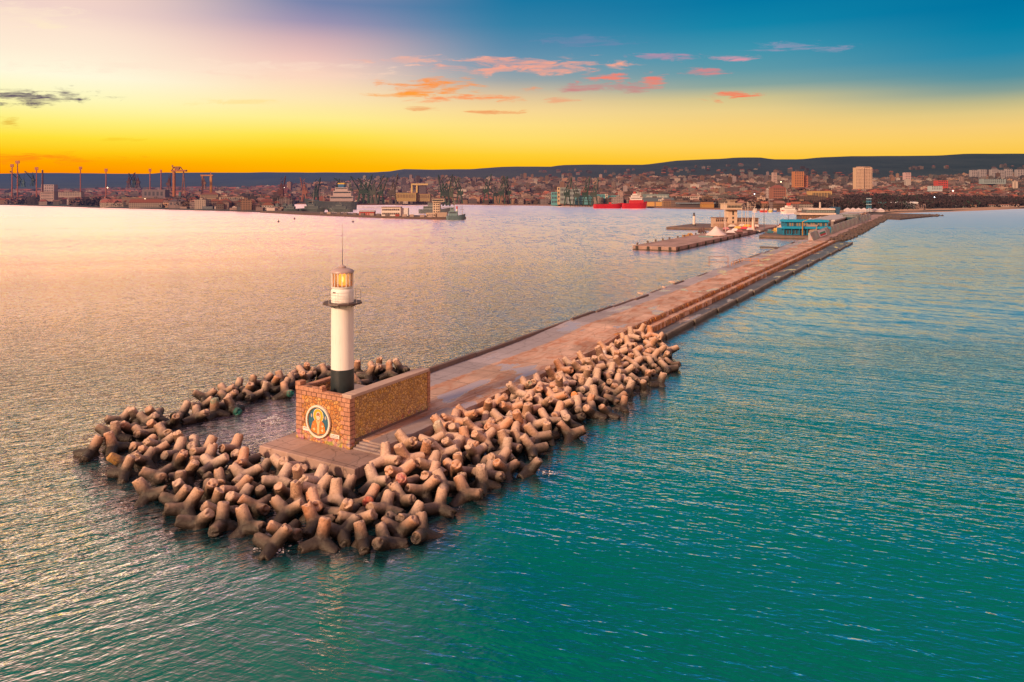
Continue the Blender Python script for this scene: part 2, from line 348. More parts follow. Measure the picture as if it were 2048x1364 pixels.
TET = [(-10.92,54.92,0.62,0.908,0.136,0.183,0.351),
(-19.29,61.19,0.93,-0.659,-0.215,0.097,0.714),
(-18.64,58.5,0.71,-0.213,0.395,0.705,0.549),
(-17.07,58.55,0.83,0.666,0.235,-0.421,-0.57),
(-15.11,56.51,0.75,0.574,0.534,0.392,-0.482),
(-15.57,57.97,0.82,0.514,0.617,-0.526,-0.279),
(-10.54,60.77,1.7,0.658,-0.694,0.205,0.208),
(-9.2,59.08,1.14,0.977,0.157,0.136,-0.041),
(-8.94,61.12,1.5,0.553,0.193,-0.558,-0.588),
(-7.51,62.39,1.4,0.313,0.302,0.862,0.262),
(-6.78,60.67,1.09,0.603,0.29,0.502,0.548),
(-6.42,58.84,0.95,0.318,-0.447,-0.651,0.524),
(-11.03,58.22,0.82,-0.074,0.814,0.04,0.574),
(-13.43,55.17,0.72,-0.602,0.097,-0.297,0.734),
(-16.36,55.2,0.64,0.201,-0.836,0.211,-0.466),
(-16.65,53.41,0.45,-0.222,-0.104,0.77,0.588),
(-14.57,53.85,0.6,0.154,0.092,0.629,0.756),
(-14.15,51.96,0.4,-0.552,0.658,0.091,-0.504),
(-12.26,53.04,0.54,-0.302,0.795,-0.489,0.194),
(-11.03,52.06,0.43,0.364,-0.129,0.819,-0.423),
(-11.81,50.62,0.26,0.384,-0.778,-0.357,0.348),
(-13.01,49.49,0.24,0.255,0.369,-0.739,0.503),
(-10.17,49.54,0.18,0.357,-0.614,-0.066,0.701),
(-8.63,49.41,0.13,0.873,-0.07,-0.264,0.403),
(-7.86,51.05,0.14,0.624,0.199,-0.721,0.226),
(-7.28,52.5,0.31,-0.994,-0.051,0.062,-0.075),
(-6.28,50.82,0.11,-0.683,-0.409,-0.586,0.152),
(-9.4,53.81,0.49,-0.131,-0.947,-0.147,-0.252),
(-8.36,55.35,0.52,-0.779,0.626,-0.015,-0.035),
(-6.93,57.09,0.56,-0.283,-0.491,0.479,0.671),
(-8.78,57.83,0.65,0.25,-0.321,0.589,0.698),
(-15.73,50.55,0.23,-0.708,-0.084,-0.569,-0.411),
(-16.15,49.05,0.14,-0.024,-0.615,-0.381,-0.69),
(-32.78,61.41,0.39,-0.35,0.332,0.034,-0.875),
(-29.45,60.28,0.4,-0.899,0.355,0.256,0.019),
(-28.57,56.94,0.26,-0.132,0.335,-0.69,0.628),
(-26.14,57.43,0.33,-0.059,0.858,-0.184,-0.475),
(-25.77,55.69,0.23,-0.493,0.825,0.246,-0.121),
(-24.45,54.52,0.21,-0.328,0.435,0.505,0.669),
(-27.17,60.66,0.39,0.559,-0.166,0.653,-0.484),
(-25.58,61.86,0.71,0.732,-0.054,-0.579,0.356),
(-26.79,63.86,0.41,0.382,-0.285,-0.723,-0.501),
(-23.08,61.97,0.83,-0.593,-0.736,0.199,0.26),
(-22.07,59.57,0.69,0.451,0.52,0.033,-0.724),
(-23.43,58.35,0.52,0.054,-0.818,-0.565,-0.096),
(-21.57,56.87,0.56,0.423,0.561,-0.546,0.456),
(-23.79,56.88,0.41,0.115,0.093,0.812,0.564),
(-22.54,55.14,0.29,0.413,-0.28,-0.17,0.85),
(-20.71,55.26,0.46,0.3,-0.395,-0.589,0.638),
(-22.67,52.43,0.14,0.467,0.423,-0.766,0.13),
(-21.53,53.53,0.34,0.233,-0.882,0.351,0.213),
(-20.82,52.04,0.24,0.61,0.418,0.667,-0.085),
(-18.82,51.6,0.23,-0.024,-0.564,-0.14,0.814),
(-19.09,54.31,0.42,0.193,-0.012,0.902,-0.385),
(-25.44,66.27,0.55,-0.282,-0.535,0.451,-0.656),
(-17.68,56.35,0.6,-0.923,-0.083,-0.368,0.078),
(-39.75,71.54,0.34,0.243,0.906,-0.3,0.174),
(-40.57,75.28,0.34,-0.574,-0.415,-0.414,-0.572),
(-39.2,75.88,0.42,0.336,-0.682,0.454,-0.465),
(-38.37,70.31,0.38,-0.514,-0.632,-0.58,-0.015),
(-37.6,71.92,0.37,-0.295,-0.82,-0.417,-0.26),
(-35.87,70.37,0.55,-0.131,-0.286,-0.815,0.485),
(-37.64,74.96,0.32,0.723,0.664,0.117,0.148),
(-37.6,76.45,0.36,0.772,0.187,0.51,-0.331),
(-35.21,72.18,0.39,0.698,0.528,-0.475,-0.092),
(-33.58,70.1,0.55,0.721,0.085,0.677,0.12),
(-34.79,74.7,0.37,-0.349,-0.741,0.042,-0.573),
(-35.33,77.7,0.37,-0.457,-0.745,0.15,0.463),
(-33.2,76.48,0.37,0.11,0.141,-0.574,0.799),
(-34.26,80.27,0.36,-0.601,0.31,-0.445,-0.586),
(-35.45,83.77,0.37,0.215,-0.021,0.003,0.976),
(-32.12,78.33,0.34,0.866,0.356,-0.231,0.266),
(-32.09,80.63,0.37,0.001,-0.174,0.965,0.198),
(-30.69,79.6,0.37,0.306,-0.621,-0.708,-0.144),
(-33.85,85.63,0.37,-0.752,0.053,0.631,-0.186),
(-32.77,83.41,0.37,-0.088,-0.534,-0.826,0.154),
(-37.09,67.37,0.4,-0.395,0.579,0.169,-0.693),
(-33.97,63.42,0.41,-0.527,-0.616,-0.433,-0.394),
(-34.25,67.14,0.4,0.568,-0.568,0.54,-0.253),
(-32.74,67.37,0.41,-0.998,-0.035,-0.043,0.028),
(-32.26,63.66,0.44,0.342,-0.331,-0.625,0.619),
(-32.51,65.55,0.4,-0.983,-0.089,-0.15,-0.048),
(-30.19,65.36,0.41,0.657,0.449,0.563,-0.223),
(-30.87,67.88,0.55,-0.438,-0.094,-0.776,-0.444),
(-29.06,66.46,0.56,0.114,-0.527,0.842,-0.005),
(-27.67,65.58,0.55,-0.674,0.47,-0.354,0.446),
(-29.13,63.21,0.4,0.681,-0.25,-0.676,0.128),
(-9.27,64.33,1.72,0.607,0.79,-0.08,0.029),
(-6.07,63.33,1.2,-0.319,-0.511,-0.425,0.676),
(-5.41,57.55,0.69,0.726,0.378,0.575,0.021),
(-4.59,60.38,0.81,-0.773,0.163,0.208,-0.576),
(-3.36,64.25,0.92,-0.005,-0.983,-0.013,0.183),
(-5.28,64.76,1.25,-0.537,-0.398,-0.547,0.504),
(-6.36,66.73,1.57,-0.547,-0.724,-0.416,-0.061),
(-7.3,65.11,1.6,0.494,-0.482,0.701,-0.179),
(-6.56,68.99,1.7,0.68,0.076,-0.128,0.718),
(-5.63,70.74,1.72,-0.77,-0.421,-0.302,0.373),
(-5.22,67.78,1.5,0.064,-0.346,0.916,-0.195),
(-4.26,66.29,1.18,0.605,0.753,0.172,-0.193),
(-3.72,69.45,1.38,-0.365,-0.927,-0.077,-0.043),
(-2.57,67.27,1.08,-0.475,0.546,0.458,-0.516),
(-1.23,70.15,1.08,0.168,0.008,-0.132,0.977),
(-4.57,72.43,1.75,-0.089,-0.108,0.597,0.79),
(-2.51,74.74,1.66,-0.277,-0.397,-0.774,-0.409),
(-1.01,72.12,1.31,0.333,-0.48,0.808,-0.079),
(-0.09,75.9,1.47,-0.808,0.36,0.368,-0.288),
(1.44,74.17,1.05,0.257,0.882,-0.029,-0.395),
(0.76,71.08,1.2,0.238,-0.463,-0.333,0.786),
(0.23,69.27,0.89,-0.287,0.382,0.715,0.51),
(-0.51,66.65,0.7,0.586,0.77,0.241,-0.081),
(0.81,67.86,0.63,-0.82,-0.172,0.513,-0.185),
(-0.57,65.13,0.6,0.503,0.779,0.103,-0.36),
(-1.1,63.18,0.54,0.527,-0.472,-0.53,-0.467),
(-0.6,61.69,0.35,-0.45,0.422,-0.607,-0.5),
(-1.96,60.52,0.44,0.522,-0.481,0.14,-0.691),
(-2.42,59.01,0.31,-0.509,-0.539,-0.67,-0.038),
(1.48,62.36,0.07,0.43,-0.903,0.006,0.013),
(1.85,66.62,0.41,0.913,-0.296,0.081,-0.268),
(2.3,69.49,0.54,0.791,0.222,-0.49,0.29),
(-5.5,54.72,0.28,0.332,0.296,-0.615,0.651),
(-3.66,56.92,0.37,-0.617,-0.171,-0.101,-0.761),
(-1.41,77.36,1.71,0.81,-0.053,0.296,0.504),
(0.53,81.19,1.77,-0.536,-0.324,0.313,-0.714),
(1.59,78.78,1.39,-0.685,-0.544,0.162,0.456),
(1.65,83.08,1.84,0.165,0.117,0.673,0.711),
(3.04,84.57,1.71,-0.074,-0.93,-0.276,-0.23),
(2.74,81.9,1.51,-0.201,0.455,-0.391,-0.775),
(4.48,82.86,1.35,-0.218,0.678,-0.665,0.224),
(5.0,88.51,1.73,0.145,-0.839,0.413,0.323),
(6.31,91.09,1.75,-0.72,-0.045,-0.172,0.671),
(7.68,93.91,1.69,-0.731,0.673,0.035,-0.104),
(8.7,92.44,1.53,0.142,-0.847,0.47,0.203),
(9.51,96.41,1.76,-0.779,-0.082,0.616,0.085),
(6.26,86.53,1.4,-0.875,0.385,-0.149,0.252),
(5.49,84.72,1.34,0.883,-0.26,0.078,0.382),
(9.14,89.94,1.26,-0.638,0.674,0.35,0.127),
(10.34,89.2,1.0,0.083,0.169,0.18,-0.965),
(10.62,93.62,1.36,-0.665,0.556,0.231,-0.442),
(8.75,85.47,0.95,-0.964,-0.245,-0.001,-0.106),
(5.75,82.0,1.1,-0.427,0.609,-0.555,-0.372),
(4.63,80.73,1.12,-0.619,-0.004,-0.309,-0.722),
(3.38,78.12,1.15,0.648,0.007,-0.062,-0.759),
(1.77,76.1,1.18,-0.383,-0.036,0.917,0.107),
(5.44,78.95,0.86,-0.883,-0.201,-0.072,0.417),
(7.74,81.42,0.73,0.895,-0.301,-0.225,0.24),
(9.38,82.55,0.63,0.094,-0.428,-0.117,0.891),
(8.37,79.97,0.48,-0.951,-0.082,0.243,0.174),
(7.16,78.59,0.65,0.226,0.308,0.501,0.776),
(4.77,76.0,0.71,0.265,0.66,-0.483,0.511),
(3.57,73.95,0.76,-0.349,-0.356,-0.045,0.866),
(5.65,74.46,0.48,-0.086,0.411,-0.903,0.086),
(5.71,71.41,0.2,0.708,0.626,0.308,0.114),
(3.47,70.46,0.46,-0.431,-0.494,-0.732,-0.184),
(2.3,72.18,0.85,0.201,0.013,-0.751,-0.629),
(12.38,80.78,0.07,0.107,0.415,0.464,0.775),
(12.13,85.07,0.45,0.615,0.132,-0.758,0.172),
(12.82,88.64,0.64,-0.46,-0.571,0.6,0.321),
(12.72,93.16,1.02,-0.929,-0.259,0.019,-0.264),
(12.75,96.72,1.31,-0.177,-0.033,-0.282,-0.942),
(14.93,102.39,1.44,-0.193,0.227,-0.747,0.595),
(14.32,99.02,1.24,-0.348,-0.756,-0.552,-0.049),
(14.6,93.63,0.79,-0.599,0.448,0.25,0.615),
(12.27,99.56,1.61,-0.502,-0.362,0.09,-0.78),
(10.92,95.2,1.45,0.394,0.266,0.575,-0.666),
(11.98,82.81,0.26,-0.468,-0.566,0.07,0.675),
(10.31,78.34,0.13,-0.739,-0.283,-0.379,0.48),
(13.31,103.38,1.73,0.467,0.089,0.173,0.862),
(14.99,104.33,1.66,0.772,0.06,0.558,-0.297),
(16.95,109.46,1.74,0.538,0.184,0.404,0.716),
(18.35,111.58,2.09,-0.167,-0.311,0.765,-0.538),
(20.19,114.23,2.08,-0.214,-0.301,-0.927,-0.064),
(21.61,113.13,2.05,-0.197,0.906,0.01,0.373),
(17.23,107.15,1.55,0.649,0.722,0.103,-0.216),
(17.19,103.28,1.21,-0.238,-0.692,-0.398,0.554),
(19.01,104.11,1.02,-0.034,0.826,0.563,0.003),
(20.78,108.34,1.39,0.744,-0.174,0.19,0.617),
(22.51,111.49,1.58,0.199,0.562,0.565,0.57),
(21.34,105.63,0.82,0.613,0.677,0.167,0.372),
(23.26,107.4,0.69,-0.233,-0.842,0.487,-0.01),
(21.56,102.45,0.52,0.581,-0.229,-0.781,0.016),
(19.93,102.5,0.76,-0.934,0.113,0.187,0.282),
(17.81,101.14,0.95,-0.9,0.062,0.306,-0.304),
(14.53,100.82,1.39,0.712,0.326,0.622,0.015),
(14.22,96.46,1.08,-0.497,-0.56,-0.62,-0.236),
(16.49,98.23,0.91,-0.075,-0.24,-0.949,0.189),
(19.09,98.66,0.52,0.688,0.365,0.623,-0.073),
(20.98,97.99,0.25,0.038,-0.439,-0.812,0.382),
(22.23,100.42,0.24,0.604,0.221,-0.75,-0.154),
(17.84,94.47,0.38,-0.02,0.786,0.595,0.168),
(18.5,91.01,0.05,0.34,-0.391,-0.415,-0.748),
(17.29,92.24,0.3,-0.362,-0.632,-0.663,-0.174),
(15.84,90.98,0.39,0.047,0.434,0.782,-0.445),
(14.21,89.36,0.47,0.689,-0.649,0.118,-0.301),
(15.94,87.9,0.12,0.323,-0.77,0.384,-0.394),
(13.8,86.45,0.34,-0.144,-0.036,-0.368,0.918),
(8.58,77.97,0.35,0.5,0.234,0.585,0.593),
(-33.16,87.59,0.36,-0.776,0.514,-0.348,0.114),
(-31.43,85.77,0.37,-0.163,-0.74,0.171,0.63),
(-30.17,84.26,0.37,0.703,-0.018,-0.497,0.508),
(-31.84,88.65,0.37,0.864,0.302,-0.044,0.401),
(-30.77,89.76,0.43,0.04,-0.478,-0.665,-0.572),
(-29.35,85.77,0.37,0.298,0.324,-0.796,0.416),
(-29.26,88.87,0.39,0.707,-0.204,0.614,-0.285),
(-28.82,90.53,0.36,0.71,0.062,-0.639,-0.29),
(-27.69,87.86,0.38,-0.046,0.393,0.652,0.647),
(-26.77,85.53,0.37,0.711,0.167,0.112,0.674),
(-28.23,92.32,0.37,-0.481,0.803,-0.34,-0.092),
(-27.25,90.03,0.33,0.374,0.208,0.319,0.846),
(-26.89,93.59,0.62,-0.507,-0.316,-0.008,0.802),
(-26.12,91.74,0.55,0.102,0.242,-0.962,0.07),
(-26.98,95.08,0.54,-0.617,0.422,0.664,0.028),
(-25.26,95.56,0.51,0.413,-0.288,0.822,-0.266),
(-24.23,94.21,0.55,-0.193,-0.446,-0.217,0.847),
(-20.56,96.01,0.55,0.126,0.481,-0.795,0.348),
(-18.36,95.55,0.56,0.538,-0.104,0.83,-0.1),
(-18.01,97.86,0.55,-0.67,0.347,0.038,-0.655),
(-16.86,96.94,0.56,0.51,-0.455,0.222,-0.696),
(-18.47,93.34,0.55,-0.073,0.875,-0.397,0.268),
(-15.98,94.66,0.57,-0.879,-0.174,0.428,0.113),
(-14.9,96.93,0.55,-0.293,0.596,0.731,0.156),
(-18.98,89.61,0.55,-0.742,-0.183,0.309,-0.566),
(8.11,83.44,0.17,-0.394,0.039,-0.035,-0.918),
(12.02,87.12,-0.12,0.211,0.856,0.449,-0.145),
(7.42,89.25,0.75,0.688,0.703,-0.182,0.004),
(-4.57,62.03,0.23,0.334,-0.476,-0.139,0.802),
(16.07,100.42,0.43,-0.444,-0.588,-0.106,-0.667),
(16.14,95.59,0.03,0.284,0.216,0.676,0.645),
(6.38,77.17,-0.12,-0.674,0.053,-0.714,-0.181),
(12.29,90.47,0.17,-0.3,0.571,0.763,-0.037),
(-1.19,68.17,0.23,0.779,0.602,-0.025,0.174),
(10.36,91.47,0.5,0.437,-0.118,0.428,-0.783),
(10.5,84.31,-0.09,-0.869,-0.04,0.267,0.414),
(18.77,96.85,-0.24,0.093,-0.882,0.459,-0.049),
(20.14,100.07,-0.15,0.394,0.237,-0.818,0.345),
(-24.36,59.78,-0.12,0.364,-0.595,-0.643,-0.316),
(-10.21,56.74,-0.04,-0.011,0.02,0.931,0.364),
(-9.34,52.35,-0.31,0.571,-0.808,-0.143,-0.024),
(-0.66,73.77,0.66,0.279,-0.132,-0.347,0.886),
(-2.63,62.54,-0.03,-0.218,-0.052,-0.969,0.106),
(-23.71,63.7,0.2,0.044,-0.227,-0.083,-0.969),
(16.99,105.47,0.69,-0.43,-0.811,-0.28,0.28),
(8.25,87.38,0.45,0.348,0.183,-0.801,0.452),
(10.18,87.28,0.22,0.244,-0.21,0.696,-0.642),
(4.22,72.26,-0.24,0.414,-0.257,0.507,-0.711),
(-2.58,71.07,0.62,0.191,-0.914,0.316,-0.165),
(13.67,91.39,0.03,-0.397,-0.776,-0.484,-0.077),
(0.16,77.61,0.8,-0.728,0.296,-0.606,0.126),
(-27.03,59.16,-0.23,-0.853,0.339,-0.316,0.239),
(4.69,86.63,0.91,-0.42,0.569,-0.618,-0.344),
(-13.23,57.57,0.14,-0.433,-0.374,-0.507,-0.645),
(12.79,94.84,0.44,0.085,0.766,-0.11,-0.628),
(-4.04,58.86,-0.13,0.091,0.753,-0.475,-0.446),
(-17.86,60.05,0.17,0.834,-0.219,0.468,0.197),
(-2.67,72.88,0.83,-0.172,0.756,0.57,-0.271),
(17.5,99.47,0.16,-0.88,0.414,0.211,0.096),
(-20.56,58.56,-0.05,-0.55,-0.436,0.434,-0.565),
(2.77,79.82,0.61,-0.818,-0.082,0.429,0.375),
(6.67,80.2,0.04,0.326,-0.905,0.087,-0.259),
(0.59,72.66,0.16,0.373,0.065,-0.737,0.56),
(-19.53,56.73,-0.16,0.238,-0.737,0.495,-0.393),
(-21.29,61.34,0.13,-0.918,0.184,0.346,0.066),
(-38.6,66.4,0.2,0.85,0.35,0.1,0.38)]
# ------------------------------------------------------------------ concrete and stone
def concrete(name, base, stain, stain_amt=.5, puddle=0.0, joints=0.0, rough=.8, lane=None, wet=False):
    m, nt, b, o = newmat(name)
    tc = nt.node('ShaderNodeTexCoord').outputs['Object']; pos = nt.node('ShaderNodeNewGeometry').outputs['Position']
    n1 = nt.noise(tc, .22, 6, .62, .6); n2 = nt.noise(tc, 2.2, 5, .65); n3 = nt.noise(tc, 14, 3, .6)
    st = nt.noise(nt.vmath('MULTIPLY', tc, (.5, 1.6, 1)), .35, 5, .65, 1.0)
    c = nt.mix(nt.map(n1, .32, .68), tuple(x*.78 for x in base[:3])+(1,), tuple(min(1, x*1.15) for x in base[:3])+(1,))
    c = nt.mix(nt.math('MULTIPLY', nt.map(st, .42, .66, 0, 1, True), stain_amt), c, stain)
    if lane:
        s = nt.node('ShaderNodeSeparateXYZ', i_Vector=tc)
        edge = nt.math('ADD', s.outputs[1], nt.math('MULTIPLY', nt.math('SUBTRACT', n1, .5), 2.2))
        c = nt.mix(nt.map(edge, lane[0]-.12, lane[0]+.12), c, nt.mix(n1, tuple(x*.8 for x in lane[1][:3])+(1,), lane[1]))
    c = nt.mix(nt.map(n2, .25, .8, .0, .35), c, g3(.08), 'MULTIPLY') if False else nt.mix(.55, c, nt.mix(n2, g3(.55), g3(1.3)), 'MULTIPLY')
    cr = nt.vor(nt.vmath('ADD', tc, nt.vmath('MULTIPLY', nt.noise(tc, .8, 3, .6, 0, 1), (1.5, 1.5, 1.5))), .16, 'DISTANCE_TO_EDGE').outputs['Distance']
    c = nt.mix(nt.map(cr, .003, .009, .4, 0), c, (.02, .014, .012, 1))
    if joints:
        sj = nt.node('ShaderNodeSeparateXYZ', i_Vector=tc)
        pid = nt.node('ShaderNodeCombineXYZ', i_0=nt.math('FLOOR', nt.math('DIVIDE', nt.math('ADD', sj.outputs[0], nt.math('MULTIPLY', n1, .3)), joints)), i_1=nt.math('FLOOR', nt.math('DIVIDE', sj.outputs[1], 4.3))).outputs[0]
        wn = nt.node('ShaderNodeTexWhiteNoise', i_Vector=pid).outputs[0]
        c = nt.mix(1.0, c, nt.mix(wn, g3(.74), g3(1.14)), 'MULTIPLY')
        jy = nt.math('ABSOLUTE', nt.math('SUBTRACT', nt.math('FRACT', nt.math('DIVIDE', nt.math('ADD', sj.outputs[1], nt.math('MULTIPLY', n1, .2)), 4.3)), .5))
        c = nt.mix(nt.map(jy, .004, .012, .5, 0), c, (.05, .03, .025, 1))
        s2 = nt.node('ShaderNodeSeparateXYZ', i_Vector=tc)
        jn = nt.math('ABSOLUTE', nt.math('SUBTRACT', nt.math('FRACT', nt.math('DIVIDE', nt.math('ADD', s2.outputs[0], nt.math('MULTIPLY', n1, .3)), joints)), .5))
        c = nt.mix(nt.map(jn, .004, .012, .7, 0), c, (.03, .018, .015, 1))
    h = nt.math('ADD', nt.math('MULTIPLY', n2, .5), nt.math('MULTIPLY', n3, .2))
    rg = nt.map(n2, .3, .7, rough-.1, rough)
    if puddle:
        pn = nt.noise(nt.vmath('MULTIPLY', tc, (.35, 1, 1)), .3, 4, .5, .3)
        pm = nt.map(pn, .70-puddle, .72-puddle, 0, 1)
        c = nt.mix(nt.math('MULTIPLY', pm, .75), c, (.50, .40, .38, 1)); rg = nt.mix(pm, rg, g3(.12))
        h = nt.math('MULTIPLY', h, nt.math('SUBTRACT', 1.0, pm))
        sep = rg
    s3 = nt.node('ShaderNodeSeparateXYZ', i_Vector=pos)
    zz = nt.math('ADD', s3.outputs[2], nt.math('MULTIPLY', nt.math('SUBTRACT', n1, .5), .8))
    c = nt.mix(nt.map(zz, .3, 1.1 if wet else .8, .85, 0), c, (.018, .020, .016, 1))
    nt.l.new(c, b.inputs['Base Color']); nt.l.new(rg, b.inputs['Roughness'])
    bumped(nt, b, h, .6, .08); return hazed(m)
M_DECK = concrete('deck_concrete', (.64, .42, .32, 1), (.46, .17, .075, 1), .8, .10, 6.3, .75, lane=(4.8, (.46, .40, .43, 1)))
M_PLAT = concrete('platform_concrete', (.44, .30, .26, 1), (.36, .20, .14, 1), .35, 0, 5.0)
M_STEP = concrete('step_concrete', (.33, .27, .27, 1), (.30, .17, .13, 1), .3, 0, 0)
M_CURB = concrete('dark_curb', (.15, .11, .105, 1), (.22, .10, .06, 1), .6)
M_EDGE = concrete('rusty_edge', (.30, .155, .085, 1), (.46, .17, .035, 1), .9)
M_QUAY = concrete('wet_quay', (.15, .135, .14, 1), (.11, .08, .07, 1), .5, .12, 4.2, .5, wet=False)
M_BEAM = concrete('quay_beam', (.23, .195, .17, 1), (.14, .11, .09, 1), .5)
M_STONECAP = plain((.50, .36, .30), .75, 0, .25, 2.0, far=False)

bw = empty('breakwater', (OX, OY, 0), ANG)
tag(bw, 'long stepped concrete breakwater with reddish deck running from the lighthouse to the town', 'breakwater')
def slab(name, s0, s1, t0, t1, z0, z1, mat, parent=None, bevel=.05, seg=0):
    mb = MB(); mb.box(s0, s1, -t1, -t0, z0, z1); return mb.build(name, mat, parent, bevel=bevel)
def rough_slab(name, s0, s1, t0, t1, z1, mat, parent, step=1.2, jag=.12, depth=1.2, wav=.03, rise=None, t1b=None):
    # a slab whose long edges crumble a little
    mb = MB(); n = max(2, int((s1-s0)/step)); m = max(2, int((t1-t0)/2.2)); ids = []
    for i in range(n+1):
        s = s0+(s1-s0)*i/n; row = []
        for j in range(m+1):
            t = t0+(t1-t0)*j/m; jj = 0
            if j in (0, m): jj = jag*noise.noise(Vector((s*1.7, t*3, z1*9)))*1.6
            if j == m and t1b is not None: t = t1b(s)
            z = z1+wav*noise.noise(Vector((s*.5, t*.5, 3)))+(rise(s) if rise else 0)
            row.append(len(mb.v)); mb.v.append((s, -(t+jj), z))
        ids.append(row)
    for i in range(n):
        for j in range(m): mb.face((ids[i][j], ids[i][j+1], ids[i+1][j+1], ids[i+1][j]))
    for j in (0, m):                                         # skirts
        base = len(mb.v)
        for i in range(n+1):
            v = mb.v[ids[i][j]]; mb.v.append((v[0], v[1], z1-depth))
        for i in range(n):
            a, b2 = ids[i][j], ids[i+1][j]; q = (a, b2, base+i+1, base+i) if j == 0 else (b2, a, base+i, base+i+1)
            mb.face(q)
    for i in (0, n):
        base = len(mb.v)
        for j in range(m+1):
            v = mb.v[ids[i][j]]; mb.v.append((v[0], v[1], z1-depth))
        for j in range(m):
            a, b2 = ids[i][j], ids[i][j+1]; mb.face((b2, a, base+j, base+j+1) if i == 0 else (a, b2, base+j+1, base+j))
    return mb.build(name, mat, parent)
# platform round the foot of the memorial
slab('platform', -3.2, 1.35, -7.85, 3.45, .55, 1.5, M_PLAT, bw, .07)
slab('platform_base', -2.9, 1.3, -7.5, 3.2, -3, .55, M_BEAM, bw, .05)
for i in range(3): slab('step', 1.35-(3-i)*.36, 1.35, .12, 3.25, 1.5+.0, 1.5+.15*(i+1)+.002*i, M_STEP, bw, .02)
dk_t = lambda s: 3.1 if s < 50 else max(2.4, 3.1-(s-50)*.06)
rough_slab('apron', 1.35, 11.9, -6.3, 3.1, 2.096, M_DECK, bw, 1.0, .05, 2.4, .03)
slab('apron_core', 1.5, 11.9, -6.1, 2.9, -3, 1.9, M_BEAM, bw, 0)
rough_slab('deck', 11.9, 312, -9.0, 3.1, 2.1, M_DECK, bw, 1.25, .09, 2.4, .04, lambda s: .5*min(1, max(0, (s-46)/16)), dk_t)
slab('deck_core', 12.1, 54, -8.8, 2.9, -3, 1.9, M_BEAM, bw, 0)
rough_slab('side_ledge', 1.2, 13, 1.15, 3.2, 2.106, M_STEP, bw, .8, .03, .4, .0)
slab('deck_core', 54.6, 312, -8.2, 2.0, -3, 2.3, M_BEAM, bw, 0)
rough_slab('ledge', 55.5, 330, 2.0, 3.75, 1.8, M_DECK, bw, 1.4, .14, 1.2, .05)
slab('ledge_core', 55.6, 330, 1.9, 3.3, -3, 1.6, M_BEAM, bw, 0)
# crumbling faces of the two tiers, block by block inside one part each
for nm, s0, s1, tt, z0, z1 in (('tier_face', 55.5, 312, 2.36, 1.75, 2.57), ('ledge_face', 55.5, 330, 3.70, .8, 1.77)):
    mb = MB(); s = s0
    while s < s1:
        wd = random.uniform(.45, 1.0)*(1 if s < 150 else 1.8); o_ = random.uniform(-.05, .34); zt = z1-random.uniform(0, .22)
        mb.box(s+.03, s+wd-.03, -(tt+o_), -(tt-.4), z0-random.uniform(0, .1), zt); s += wd
    mb.build(nm, M_EDGE, bw, bevel=.06)
# low wet quay with its outer beam in sections
s = 53.0
while s < 332:
    ln = 15.5 if s < 120 else 26
    e = 6.2+max(0, (s-60))*.019; zq = .92-.15*min(1, s/330)
    slab('quay_slab', s, s+ln-.12, 3.4, e-.55, zq-1.3, zq-.06+random.uniform(-.03, .03), M_QUAY, bw, .04)
    slab('quay_beam', s+.02, s+ln-.10, e-.6, e+random.uniform(-.04, .06), -2, zq+.02+random.uniform(-.05, .05), M_BEAM, bw, .06)
    s += ln
# inner curb: dark broken beam along the harbour side
s = 12.5
while s < 300:
    ln = random.uniform(7, 11)
    if s > 98 and random.random() < .3: s += ln*.4; continue
    tt = -9.25 if s < 56 else (-9.2+min(1.6, (s-56)*.04) if s < 98 else -8.7)
    mb = MB(); z1 = 2.62 if s < 56 else (2.85 if s < 98 else 2.9)
    dz = random.uniform(-.08, .06)+(random.uniform(-.5, 0) if s > 98 else 0)
    mb.box(s, s+ln-.06, -(tt+.42), -(tt-.12), -1.5, z1+dz); mb.build('curb', M_CURB, bw, bevel=.06); s += ln
# loose rubble below the harbour side
def rock_mb(mb, c, r, seed, sub=2, fl=.7):
    bm = bmesh.new(); bmesh.ops.create_icosphere(bm, subdivisions=sub, radius=1)
    b = len(mb.v); rs = random.Random(seed); off = Vector((rs.random()*50, rs.random()*50, rs.random()*50))
    sx, sy, sz = rs.uniform(.7, 1.3), rs.uniform(.7, 1.3), rs.uniform(.5, .9)*fl/.7
    for v in bm.verts:
        k = 1+.38*noise.noise(v.co*1.3+off)+.15*noise.noise(v.co*3.5+off)
        mb.v.append((c[0]+v.co.x*k*r*sx, c[1]+v.co.y*k*r*sy, c[2]+v.co.z*k*r*sz))
    for f in bm.faces: mb.face(tuple(b+v.index for v in f.verts))
    bm.free()
M_ROCK = concrete('dark_rock', (.10, .075, .07, 1), (.16, .085, .05, 1), .5)
mb = MB()
for i in range(330):
    s = random.uniform(14, 300); t = -9.7-abs(random.gauss(0, .9)); rock_mb(mb, (s, -t, random.uniform(-.35, .15)), random.uniform(.3, .8), i, 1)
tag(mb.build('rubble', M_ROCK, bw), kind='stuff')

